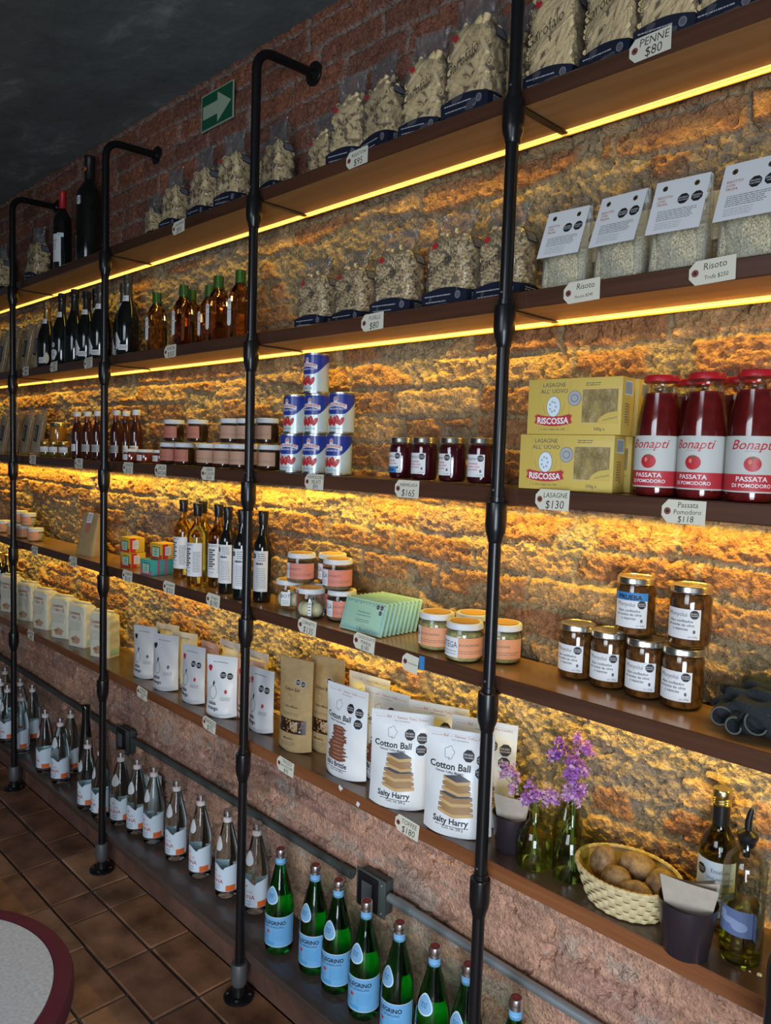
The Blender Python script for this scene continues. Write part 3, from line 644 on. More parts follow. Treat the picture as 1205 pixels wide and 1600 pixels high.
def art_band(colr, title, split=True, zc=0.45, hh=0.40, ink='ink_soft', a=1.15):
    def f(b, fn, h, rad):
        z0, z1 = h*(zc-hh/2), h*(zc+hh/2)
        if split: x0, x1 = -rad*1.15, rad*2.30
        else: x0, x1 = -rad*1.0, rad*1.55
        b.arect(fn, x0, z0, x1, z1, colr, 1, n=40)
        if split:
            xs = rad*0.30; b.arect(fn, x0, z0, xs, z1, 'paper_white', 2, n=20)
            b.atext(fn, 'BOTEGA', xs-0.002, z0+(z1-z0)*0.48, (z1-z0)*0.44, 'ink_blue', 3, align='R', sx=0.72); b.alines(fn, x0+0.006, z0+0.004, xs-0.003, z0+(z1-z0)*0.38, 2, 'ink_soft', 3, th=0.2)
            b.atext(fn, title, xs+0.002, z0+(z1-z0)*0.58, (z1-z0)*0.17, ink, 3, align='L'); b.alines(fn, xs+0.002, z0+(z1-z0)*0.18, x1-0.006, z0+(z1-z0)*0.38, 2, ink, 3, th=0.22)
        else:
            b.atext(fn, title, x0+rad*0.5, z0+(z1-z0)*0.58, (z1-z0)*0.16, ink, 3, align='L'); b.alines(fn, x0+rad*0.5, z0+(z1-z0)*0.2, x1-0.006, z0+(z1-z0)*0.42, 2, ink, 3, th=0.22)
    return f
def art_manjolui(lines, ink='ink', tape=None, tapez='low'):
    def f(b, fn, h, rad):
        z0, z1 = h*0.16, h*0.64; x0, x1 = -rad*0.98, rad*0.80
        b.arect(fn, x0, z0, x1, z1, 'paper_white', 1, n=24); H = z1-z0; xm = (x0+x1)/2
        b.atext(fn, 'Monyolui', xm-rad*0.22, z1-H*0.25, H*0.21, 'ink_soft', 2, sx=0.85)
        for i, t in enumerate(lines): b.atext(fn, t, xm-rad*0.05, z1-H*(0.44+0.135*i), H*0.125, ink, 2, bold=0.012, sx=1.02)
        b.atext(fn, 'p/e 200g', x1-rad*0.12, z0+H*0.06, H*0.085, 'ink_soft', 2, align='R'); b.afan(fn, x1-rad*0.28, z0+H*0.26, 0.0028, 0.004, 'ink_soft', 2, n=5)
        b.aocta(fn, x1-rad*0.30, z1-H*0.17, H*0.155, 2)
        if tape:
            if tapez == 'low': b.arect(fn, x0, z0, x1-rad*0.35, z0+H*0.30, 'tape_blue', 6, n=16); b.atext(fn, tape, xm-rad*0.3, z0+H*0.06, H*0.24, 'ink', 8, bold=0.02)
            else: b.arect(fn, x0, z1-H*0.04, x1, z1+H*0.24, 'tape_blue', 6, n=20); b.atext(fn, tape, xm, z1+H*0.0, H*0.22, 'ink', 8, bold=0.03, sx=1.05)
    return f
def can():
    r = root('tomato_tin'); mat('tin_ring', (0.55, 0.56, 0.55), 0.3, 1.0)
    MB().lathe([(0.0335, 0.0), (0.0362, 0.0008), (0.0362, 0.0030), (0.0350, 0.0040), (0.0350, 0.1065), (0.0362, 0.1075), (0.0362, 0.1096), (0.0350, 0.1102), (0.0345, 0.1085), (0.0300, 0.1080)], 'tin_ring', 40).build('tin', r, ang=40)
    f = cyl(0.0351); b = MB(); x0, x1 = -0.1095, 0.1095
    b.acolumn(f, x0, x1, lambda x: 0.0055, lambda x: 0.1050, 'can_silver', 1, n=72)
    cur = lambda x: 0.052+0.036*sstep(0.018, 0.075, abs(x))
    b.acolumn(f, -0.1095, 0.1095, cur, lambda x: 0.1048, 'can_blue', 2, n=72)
    b.afan(f, 0.0, 0.0905, 0.0065, 0.0080, 'ink_pale', 4); b.afan(f, 0, 0.0915, 0.0040, 0.0052, 'label_salmon', 5); b.afan(f, 0, 0.0855, 0.0055, 0.0035, 'paper_white', 5)
    b.acolumn(f, -0.031, 0.031, lambda x: 0.0725-7*x*x, lambda x: 0.0835-7*x*x, 'paper_white', 4, n=24)
    b.atext(f, 'DELIZIANESE', 0, 0.0745, 0.0098, 'ink_red', 5, bold=0.02, sx=0.98, arc=-0.024); b.atext(f, 'POMODORI PELATI', 0, 0.0635, 0.0066, 'ink_white', 4, bold=0.01, sx=0.98)
    for (cx, cz, ro) in ((-0.014, 0.036, 20), (-0.003, 0.033, -4), (0.006, 0.037, 8), (0.017, 0.033, -28), (-0.022, 0.031, 40)):
        c, s_ = math.cos(R(ro)), math.sin(R(ro)); pts = [(cx+(0.0058*math.cos(a))*c-(0.0125*math.sin(a))*s_, cz+(0.0058*math.cos(a))*s_+(0.0125*math.sin(a))*c) for a in [2*math.pi*q/18 for q in range(18)]]
        b.art(f, [(cx, cz)]+pts, [(0, 1+q, 1+(q+1) % 18) for q in range(18)], 'tomato_red', 4); b.afan(f, cx-0.0015, cz+0.003, 0.0012, 0.005, 'label_salmon', 5, n=10)
    b.atext(f, 'PESO NETO 400g', 0, 0.0125, 0.0045, 'ink_soft', 4); b.alines(f, 0.062, 0.018, 0.098, 0.075, 16, 'ink_pale', 4, 5)
    b.build('printed_wrap', r); return r
def passata():
    r = root('passata_bottle')
    pf = [(0.032, 0), (0.0390, 0.002), (0.0410, 0.010), (0.0410, 0.108), (0.0398, 0.122), (0.0365, 0.148), (0.0310, 0.178), (0.0275, 0.196), (0.0268, 0.204)]
    MB().lathe([(a*0.975, z) for a, z in pf[:7]]+[(0.0300, 0.186)], 'tomato', 36).build('passata', r, ang=60)
    MB().lathe(pf+[(0.0290, 0.206), (0.0290, 0.209), (0.0275, 0.212)], 'jar_glass', 36, cap1=False).build('glass_body', r, ang=60)
    MB().lathe([(0.0300, 0.207), (0.0312, 0.208), (0.0312, 0.216), (0.0295, 0.2185), (0.0265, 0.2190), (0.0258, 0.2182)], 'red_plastic', 34).build('lid', r)
    f = cyl(0.0413); b = MB(); b.arect(f, -0.082, 0.016, 0.082, 0.109, 'paper_dim', 1, n=50); b.arect(f, -0.082, 0.0185, 0.082, 0.046, 'ink_red', 2, n=50)
    b.atext(f, 'Bonapti', 0, 0.087, 0.0225, 'tomato_red', 3, shear=0.35, bold=0.004, sx=1.0); b.alines(f, -0.014, 0.0825, 0.014, 0.085, 1, 'ink_pale', 3, th=0.5)
    b.afan(f, 0, 0.063, 0.0135, 0.0125, 'tomato_red', 3, n=26); b.afan(f, -0.004, 0.066, 0.0028, 0.0042, 'label_salmon', 4, n=12)
    b.afan(f, 0, 0.073, 0.006, 0.0035, 'ink_green', 4, n=10, shape=lambda a: 1 if int(round(a/(math.pi/5))) % 2 == 0 else 0.35)
    b.atext(f, 'PASSATA', 0, 0.0345, 0.0110, 'ink_white', 3, bold=0.015, sx=1.12); b.atext(f, 'DI POMODORO', 0, 0.0245, 0.0088, 'ink_white', 3, bold=0.015)
    b.build('label', r); return r
def oil_bottle(content, cork, labm, building):
    def mk():
        r = root('oil_bottle' if building else 'vinegar_bottle'); rb = 0.0335 if building else 0.0275
        pf = [(rb*0.85, 0), (rb*0.97, 0.002), (rb, 0.008), (rb, 0.165), (rb*0.93, 0.180), (rb*0.60, 0.198), (0.0128, 0.212), (0.0120, 0.246)]
        MB().lathe(pf, content, 32).build('glass_body', r, ang=60)
        MB().lathe([(0.0138, 0.236), (0.0142, 0.237), (0.0142, 0.262), (0.0155, 0.263), (0.0155, 0.276), (0.0145, 0.278)], cork, 24).build('stopper', r)
        f = cyl(rb+0.0002); b = MB()
        if building:
            b.arect(f, -rb*1.5, 0.036, rb*1.5, 0.148, labm, 1, n=30); b.atext(f, 'GUILLERMO', -0.004, 0.138, 0.009, 'ink_blue', 2)
            for i in range(8):
                for j in range(3+(i % 2)): b.arect(f, -0.014+0.0065*j, 0.070+0.0078*i, -0.0088+0.0065*j, 0.0755+0.0078*i, 'ink', 2, n=1)
            b.arect(f, -0.016, 0.064, 0.012, 0.0655, 'ink', 2); b.atext(f, 'OLIVA', -0.002, 0.050, 0.007, 'ink_soft', 2); b.alines(f, 0.020, 0.050, 0.046, 0.120, 13, 'ink_soft', 2, 4)
        else:
            b.arect(f, -rb*1.35, 0.034, rb*1.45, 0.158, labm, 1, n=26); b.aocta(f, -0.006, 0.142, 0.0085, 2); b.alines(f, 0.008, 0.126, 0.032, 0.152, 4, 'ink_soft', 2, 9)
            for k in range(5): b.apoly(f, [(0.000+0.005*k, 0.119), (0.003+0.005*k, 0.123+0.002*(k % 2)), (0.009+0.004*k, 0.117), (0.004+0.005*k, 0.115)], 'ink_soft', 2)
            b.alines(f, 0.004, 0.044, 0.034, 0.108, 12, 'ink_soft', 2, 6, th=0.25)
        b.build('label', r); return r
    return mk
def wine(H=0.30, cap='red_plastic', big=False):
    def mk():
        r = root('wine_bottle'); k = H/0.30; q = 1.42 if big else 1.0
        MB().lathe([(a*q, z*k) for a, z in [(0.030, 0), (0.0365, 0.002), (0.0380, 0.008), (0.0380, 0.185), (0.0350, 0.203), (0.0240, 0.220), (0.0150, 0.232), (0.0145, 0.242)]], 'black_glass', 32).build('glass_body', r, ang=60)
        MB().lathe([(a*q, z*k) for a, z in [(0.0152, 0.236), (0.0150, 0.286), (0.0160, 0.288), (0.0160, 0.299), (0.0145, 0.300)]], cap, 24).build('capsule', r)
        f = cyl(0.0381*q); b = MB()
        if big: b.arect(f, -0.022, 0.165*k, 0.020, 0.185*k, 'ink_soft', 1); b.arect(f, -0.004, 0.163*k, 0.014, 0.186*k, 'paper_white', 2); b.alines(f, -0.001, 0.168*k, 0.011, 0.182*k, 3, 'ink_soft', 3); b.afan(cyl(0.0158*q), 0, 0.262*k, 0.009, 0.008, 'ink_orange', 1)
        else:
            b.arect(f, -0.050, 0.040, 0.034, 0.158, 'paper_white', 1, n=22); b.atext(f, 'Cabernet', -0.004, 0.128, 0.012, 'ink', 2, shear=0.3); b.alines(f, -0.026, 0.09, 0.016, 0.122, 4, 'ink_soft', 2, th=0.25)
            b.arect(f, 0.018, 0.145, 0.045, 0.162, 'label_ice', 3); b.alines(f, 0.022, 0.149, 0.032, 0.159, 2, 'ink_soft', 4)
        b.build('label', r); return r
    return mk

# ---- pasta bags: packed pieces, clear film, navy base band
def tube_piece(b, P, D, L, ra, m, cut=0.0, seg=9, ridg=0):
    D = D.normalized(); up = Vector((0, 0, 1)) if abs(D.z) < 0.9 else Vector((1, 0, 0)); N = D.cross(up).normalized(); B = D.cross(N)
    vs = []
    for (s_, rr) in ((-1, ra), (1, ra), (1, ra*0.76), (-1, ra*0.76)):
        for k in range(seg):
            a = 2*math.pi*k/seg; off = cut*ra*math.cos(a)
            vs.append(P+D*(s_*L/2+off)+N*rr*math.cos(a)+B*rr*math.sin(a))
    fs = []
    for q in range(4):
        for k in range(seg): fs.append((q*seg+k, q*seg+(k+1) % seg, ((q+1) % 4)*seg+(k+1) % seg, ((q+1) % 4)*seg+k))
    b.add(vs, fs, m)
def fusilli_piece(b, P, D, L, ra, m):
    D = D.normalized(); up = Vector((0, 0, 1)) if abs(D.z) < 0.9 else Vector((1, 0, 0)); N = D.cross(up).normalized(); B = D.cross(N); vs = []; n = 9
    for i in range(n+1):
        t = i/n
        for k in range(6):
            a = 2*math.pi*k/6+t*2*math.pi*1.1; rr = ra if k % 2 == 0 else ra*0.28; vs.append(P+D*(t-0.5)*L+N*rr*math.cos(a)+B*rr*math.sin(a))
    b.add(vs, [(i*6+k, i*6+(k+1) % 6, (i+1)*6+(k+1) % 6, (i+1)*6+k) for i in range(n) for k in range(6)]+[tuple(range(6)), tuple(range(n*6, n*6+6))], m)
def pasta_bag(kind, w=0.125, d=0.075, hf=0.185, ht=0.245, seed=1):
    def mk():
        rnd = random.Random(seed); r = root('pasta_bag')
        sh = lambda t: 1.0-0.06*t-0.34*max(0, (t-0.74)/0.26)**2      # half-size against height share
        prof = lambda z: sh(min(1, max(0, z/hf)))
        b = MB(); cz = hf*0.97
        b.grid(lambda u, v: ((w/2-0.013)*prof(v*cz)*math.copysign(abs(math.cos(2*math.pi*u))**0.5, math.cos(2*math.pi*u)), (d/2-0.011)*prof(v*cz)*math.copysign(abs(math.sin(2*math.pi*u))**0.5, math.sin(2*math.pi*u)), 0.004+v*(cz-0.008)), 24, 10, 'pasta_core', wrapu=True)
        spec = {'rigatoni': (0.042, 0.0074, 0.0), 'penne': (0.050, 0.0050, 0.9), 'lumache': (0.022, 0.0115, 0.3), 'fusilli': (0.032, 0.0066, 0)}[kind]
        L, ra, cut = spec
        step = {'rigatoni': 0.0175, 'penne': 0.0135, 'lumache': 0.0205, 'fusilli': 0.0136}[kind]
        z = 0.012
        while z < hf-0.004:
            k = prof(z); W_, D_ = w/2*k-ra*0.6, d/2*k-ra*0.6; per = []
            n1 = max(3, int(2*W_/(step*1.45))); n2 = max(2, int(2*D_/(step*1.45)))
            for i in range(n1+1): per.append((-W_+2*W_*i/n1, -D_, 'f'))
            for i in range(1, n2+1): per.append((W_, -D_+2*D_*i/n2, 's'))
            for i in range(1, n2+1): per.append((-W_, -D_+2*D_*i/n2, 's'))
            if z > hf*0.8:
                for i in range(1, n1): per.append((-W_+2*W_*i/n1, 0, 'f'))
            for (x, y, sd) in per:
                x += rnd.uniform(-1, 1)*step*0.35; y += rnd.uniform(-1, 1)*0.0015; zz = z+rnd.uniform(-1, 1)*step*0.4
                a = rnd.uniform(-1, 1)*(1.25 if kind != 'penne' else 0.45)+(0 if kind != 'penne' else (0.9 if sd == 'f' else 0.0)); tq = rnd.uniform(-0.2, 0.2)
                if rnd.random() < (0.22 if kind in ('rigatoni',) else 0.5 if kind == 'lumache' else 0.08): D = Vector((rnd.uniform(-.4, .4), -1, rnd.uniform(-.4, .4))) if sd == 'f' else Vector((1, rnd.uniform(-.4, .4), rnd.uniform(-.4, .4)))
                elif sd == 'f': D = Vector((math.cos(a), tq, math.sin(a)))
                else: D = Vector((tq, math.cos(a)*0.9, math.sin(a)))
                D.normalize(); kz = prof(min(hf, zz)); ex = [abs(D[q])*L*0.54+ra*math.sqrt(max(0, 1-D[q]*D[q])) for q in range(3)]
                lx, ly = w/2*kz-0.0015, d/2*kz-0.0012
                def cl(v, l_, e_): return 0.0 if e_ >= l_ else max(-(l_-e_), min(l_-e_, v))
                if sd == 'f': px, py_ = cl(x, lx, ex[0]), (-(ly-ex[1]) if y <= 0 and ly > ex[1] else cl(y, ly, ex[1]))
                else: px, py_ = (math.copysign(max(0, lx-ex[0]), x)), cl(y, ly, ex[1])
                P = Vector((px, py_, max(0.003+ex[2], min(hf+0.004-ex[2]*0.3, zz))))
                if kind == 'fusilli': fusilli_piece(b, P, D, L, ra, 'pasta')
                else: tube_piece(b, P, D, L*rnd.uniform(0.85, 1.08), ra*rnd.uniform(0.9, 1.1), 'pasta', cut, 8 if kind == 'penne' else 10)
            z += step*0.92
        o = b.build('pasta', r, ang=45); o['kind'] = 'stuff'
        def sp(u, v):
            z = v*ht; a = 2*math.pi*u; t = max(0, (z-hf*0.92)/(ht-hf*0.92)); k = prof(min(z, hf))*1.0
            c = math.copysign(abs(math.cos(a))**0.42, math.cos(a)); s_ = math.copysign(abs(math.sin(a))**0.42, math.sin(a))
            kx = (w/2+0.001)*(k*(1-t)+0.88*t); ky = (d/2+0.001)*(k*(1-t)**1.3+0.03*t)
            wr = 0.0016*math.sin(a*7+z*90+seed)+0.0012*math.sin(a*13-z*140)
            return (kx*c+wr, ky*s_+wr, 0.001+z)
        MB().grid(sp, 56, 26, 'cellophane', wrapu=True).build('clear_film', r, ang=80)
        # navy base wrap with curved upper edge, print and round emblem
        b = MB(); k = 1.0; W_, D_ = w/2+0.0018, d/2+0.0018
        hi = lambda x: 0.028+0.012*math.cos(x/(w*0.36)); ff = flat(-D_); fs_ = side(W_)
        b.acolumn(ff, -W_, W_, lambda x: 0.0015, hi, 'navy', 0, n=18); he = hi(W_)
        b.acolumn(fs_, -D_, D_, lambda y: 0.0015, lambda y: he+0.004*math.cos(y/(d*0.3)), 'navy', 0, n=10)
        b.acolumn(lambda x, z, l: (-W_, x, z), -D_, D_, lambda y: 0.0015, lambda y: he, 'navy', 0, n=4); b.acolumn(lambda x, z, l: (x, D_, z), -W_, W_, lambda y: 0.0015, lambda y: he, 'navy', 0, n=4)
        b.alines(ff, -W_*0.85, 0.020, W_*0.35, 0.027, 1, 'ink_pale', 2, 3, th=0.35); b.alines(ff, -W_*0.8, 0.008, W_*0.2, 0.014, 1, 'ink_pale', 2, 5, th=0.35)
        b.afan(ff, W_*0.62, 0.021, 0.0075, 0.0085, 'ink_emblem', 1, n=22); b.afan(ff, W_*0.62, 0.021, 0.0052, 0.006, 'ink_soft', 2, n=22); b.alines(fs_, -D_*0.5, 0.008, D_*0.7, 0.027, 4, 'ink_pale', 2, 8)
        b.build('base_band', r, ang=60)
        b = MB(); kf = lambda x, z, l: (x, -((d/2+0.0045)*prof(z)+0.0002*l), z)
        b.atext(kf, 'Garofalo', -0.004, hf*0.52, 0.030, 'ink', 3, shear=0.5, bold=-0.012, rot=26, sx=0.86)
        b.build('front_print', r); b = MB(); b.afan(kf, -w*0.24, hf*0.83, 0.0075, 0.0075, 'tomato_red', 3, n=9, shape=lambda a: 1+0.15*math.sin(3*a)); b.build('red_seal', r)
        b = MB(); kx = lambda y, z, l: ((w/2+0.0035)*prof(z)+0.0002*l, y, z); z0 = hf*0.76
        b.arect(kx, -d*0.20, z0, d*0.36, z0+0.026, 'navy', 1, n=3, nz=3); b.alines(kx, -d*0.16, z0+0.003, d*0.32, z0+0.023, 6, 'ink_pale', 2, 2, th=0.4, gap=0); b.build('barcode_patch', r)
        return r
    return mk
def pouch(name, w, h, d, body, draw, zf=0.86, seed=0, window=None, top=None):
    """stand-up pouch: round gusset at the bottom, flat seal at the top"""
    def mk():
        r = root(name); rr = random.Random(seed); ph = rr.random()*6
        dep = lambda z: d*0.5*max(0.0, 1-(z/(h*zf)))**0.55 if z < h*zf else 0.0
        dep2 = lambda z: max(dep(z), 0.0006)*min(1, 0.72+z/(h*0.3))
        pr = lambda s_: max(0.0, 1-abs(s_)**2.4)
        bow = lambda s_: 0.0045*(1-s_*s_)
        def front(x, z, l=0):
            s_ = max(-1, min(1, x/(w/2))); ww = 0.0009*math.sin(z*70+s_*5+ph)*(1 if z < h*0.95 else 0.3)
            return (x*(1-0.03*math.sin(z/h*3.1)), -(dep2(z)*pr(s_)+bow(s_)*0.25+ww+0.00022*l+0.0008), z+(0.007*(s_*s_) if z < 0.03 else 0.0)*(1-z/0.03 if z < 0.03 else 0))
        def back(x, z):
            s_ = x/(w/2); return (x*(1-0.03*math.sin(z/h*3.1)), dep2(z)*pr(s_)+0.0006, z+(0.007*(s_*s_)*(1-z/0.03) if z < 0.03 else 0))
        b = MB(); nu, nv = 26, 26
        b.grid(lambda u, v: front((u-0.5)*w, v*h), nu, nv, body); b.grid(lambda u, v: back((0.5-u)*w, v*h), nu, nv, body)
        b.grid(lambda u, v: tuple(Vector(front((u-0.5)*w, 0))*(1-v)+Vector(back((u-0.5)*w, 0))*v+Vector((0, 0, 0.006*math.sin(math.pi*v)))), nu, 4, body)
        for s_ in (-0.5, 0.5): b.grid(lambda u, v: tuple(Vector(front(s_*w, v*h))*(1-u)+Vector(back(s_*w, v*h))*u), 1, nv, body)
        b.build('pouch_body', r, ang=70)
        p = MB(); fn = curved(lambda x, z, l: front(x, z, l), 0.009)
        p.arect(fn, -w/2+0.004, h*0.955, w/2-0.004, h*0.9565, 'ink_pale', 1, n=20)
        draw(p, fn, w, h); p.build('front_print', r)
        return r
    return mk
def draw_cotton(title, kind):
    def f(p, fn, w, h):
        k = w/0.155
        p.atext(fn, 'Cotton Ball  ~  Famous Toffee Makers', 0, h*0.925, 0.0085*k, 'label_rust', 1, shear=0.15, bold=0.006, sx=1.0)
        p.atext(fn, 'www.cottonball.mx', 0, h*0.895, 0.005*k, 'ink_soft', 1)
        # cotton flower outline
        for s_ in range(22):
            a0, a1 = 2*math.pi*s_/22, 2*math.pi*(s_+1)/22; q = lambda a: 0.011*k*(1+0.13*math.sin(5*a+1))
            x0, z0, x1, z1 = q(a0)*math.cos(a0), q(a0)*math.sin(a0)*1.15, q(a1)*math.cos(a1), q(a1)*math.sin(a1)*1.15
            dx, dz = z1-z0, -(x1-x0); L = math.hypot(dx, dz); dx, dz = dx/L*0.0004, dz/L*0.0004; cx, cz = -0.022*k, h*0.785
            p.apoly(fn, [(cx+x0-dx, cz+z0-dz), (cx+x1-dx, cz+z1-dz), (cx+x1+dx, cz+z1+dz), (cx+x0+dx, cz+z0+dz)], 'ink', 2)
        p.arect(fn, -0.0223*k, h*0.715, -0.0217*k, h*0.75, 'ink', 2, n=1)
        p.atext(fn, 'Cotton Ball', -0.019*k, h*0.635, 0.0205*k, 'ink', 3, bold=0.022, sx=1.02); p.atext(fn, 'Famous Toffee Makers', -0.019*k, h*0.600, 0.0072*k, 'ink', 3, bold=0.012)
        o = 0.0138*k
        p.aocta(fn, 0.023*k, h*0.780, o, 3); p.aocta(fn, 0.054*k, h*0.755, o, 3, 'AZÚCARES'); p.aocta(fn, 0.053*k, h*0.635, o, 5, 'GRASAS')
        p.arect(fn, 0.038*k, h*0.560, 0.069*k, h*0.700, 'label_ice', 1, n=4)
        rnd = random.Random(3)
        if kind == 'toffee':
            for i in range(7):
                z = h*0.225+i*0.0118*k; cx = (rnd.random()-0.5)*0.03*k; hw = (0.041-0.0018*i+0.004*(rnd.random()-0.5))*k; sl = rnd.uniform(-0.2, 0.2)
                u0, u1 = (-hw, z+0.004*k), (cx*0.6, z-0.006*k+sl*0.006*k); u2 = (hw, z-0.001*k); tk = 0.0070*k
                p.art(fn, [u0, u1, u2, (u2[0], u2[1]+tk), (u1[0], u1[1]+tk), (u0[0], u0[1]+tk)], [(0, 1, 4, 5), (1, 2, 3, 4)], 'toffee' if i % 2 else 'toffee_light', 3+2*i)
                p.art(fn, [(u0[0], u0[1]+tk), (u1[0], u1[1]+tk), (u2[0], u2[1]+tk), (hw*0.25, z+tk+0.011*k)], [(0, 1, 2, 3)], 'toffee_dark' if i in (3, 6) else 'toffee', 4+2*i)
        else:
            for i in range(9):
                z = h*0.22+i*0.0100*k; cx = (rnd.random()-0.5)*0.012*k-0.010*k; hw = (0.038-0.002*i+rnd.random()*0.006)*k
                q = [(cx-hw, z), (cx-hw*0.4, z-0.007*k), (cx+hw*0.3, z-0.003*k), (cx+hw, z-0.004*k), (cx+hw*0.8, z+0.005*k), (cx, z+0.009*k), (cx-hw*0.9, z+0.007*k)]
                p.afan(fn, cx, z+0.001*k, hw, 0.0075*k, 'brittle', 3+i, n=11, rot=i*0.7, shape=lambda a, i=i: 1+0.16*math.sin(5*a+i)); p.afan(fn, cx+hw*0.1, z+0.003*k, hw*0.7, 0.0022*k, 'brittle_light', 4+i, n=9, rot=i, shape=lambda a, i=i: 1+0.3*math.sin(4*a+i))
        p.atext(fn, title, -0.010*k, h*0.135, 0.0185*k, 'ink', 3, bold=0.024, sx=0.98); p.atext(fn, 'Cont. net. 200 g', -0.004*k, h*0.085, 0.0075*k, 'ink', 3); p.alines(fn, -0.045*k, h*0.105, 0.045*k, h*0.12, 1, 'ink_soft', 3, 2, th=0.5)
    return f
def draw_kraft(p, fn, w, h):
    p.atext(fn, 'Cotton Ball', -0.004, h*0.66, 0.0125, 'ink', 3, bold=0.008); p.atext(fn, 'Toffee Makers', -0.002, h*0.48, 0.009, 'ink', 3, bold=0.004); p.aocta(fn, 0.016, h*0.76, 0.0088, 3); p.aocta(fn, 0.034, h*0.745, 0.0088, 3, 'AZÚCARES')
    for a_, rr in ((0, 0.0105), (1, 0.0098)): p.afan(fn, -0.012, h*0.575, rr*0.8, rr, ('ink_soft', 'kraft')[a_], 2+a_, n=20)
    p.arect(fn, -w*0.42, h*0.21, w*0.40, h*0.36, 'dark_choc', 2, n=14)
    rnd = random.Random(2)
    for i in range(44):
        x, z = rnd.uniform(-w*0.39, w*0.37), rnd.uniform(h*0.225, h*0.345); s_ = rnd.uniform(0.002, 0.005)
        p.afan(fn, x, z, s_, s_*0.7, rnd.choice(['toffee_dark', 'toffee', 'ink_soft', 'ink_pale', 'label_rust']), 3+i % 3, n=6, rot=rnd.random())
    p.atext(fn, 'Massimo', -0.004, h*0.14, 0.010, 'ink', 3, bold=0.006); p.alines(fn, -0.03, h*0.40, 0.03, h*0.43, 2, 'ink_soft', 3, th=0.3); p.alines(fn, -0.03, h*0.07, 0.02, h*0.12, 3, 'ink_soft', 3, th=0.3)
def draw_snack(accent, oct_=False):
    def f(p, fn, w, h):
        p.alines(fn, -w*0.28, h*0.885, w*0.28, h*0.90, 1, 'ink_soft', 2, 2, th=0.7); p.afan(fn, -w*0.36, h*0.79, w*0.075, w*0.09, accent, 3, n=10, shape=lambda a: 1+0.12*math.sin(3*a))
        if oct_: p.aocta(fn, w*0.10, h*0.70, w*0.10, 3); p.aocta(fn, w*0.31, h*0.69, w*0.10, 3, 'AZÚCARES')
        # plain line-drawn fruit outline with leaf
        for s_ in range(20):
            a0, a1 = 2*math.pi*s_/20, 2*math.pi*(s_+1)/20; q = lambda a: (w*0.125*math.cos(a)-w*0.2, h*0.105*math.sin(a)*(1+0.1*math.sin(a))+h*0.40)
            (x0, z0), (x1, z1) = q(a0), q(a1); L = math.hypot(x1-x0, z1-z0); dx, dz = (z1-z0)/L*0.0006, -(x1-x0)/L*0.0006
            p.apoly(fn, [(x0-dx, z0-dz), (x1-dx, z1-dz), (x1+dx, z1+dz), (x0+dx, z0+dz)], 'ink', 3)
        p.apoly(fn, [(-w*0.20, h*0.50), (-w*0.15, h*0.56), (-w*0.19, h*0.60), (-w*0.23, h*0.55)], 'ink', 3)
        p.atext(fn, 'salsa', -w*0.2, h*0.215, w*0.15, 'ink', 3, bold=0.02); p.atext(fn, 'mango', -w*0.18, h*0.13, w*0.15, 'ink', 3, bold=0.02)
        p.afan(fn, w*0.22, h*0.44, w*0.045, w*0.06, accent if oct_ else 'ink_soft', 3, n=8); p.alines(fn, w*0.06, h*0.29, w*0.38, h*0.35, 3, 'ink_soft', 3, 4, th=0.3); p.alines(fn, -w*0.1, h*0.05, w*0.4, h*0.075, 1, 'ink_pale', 3, 4)
    return f
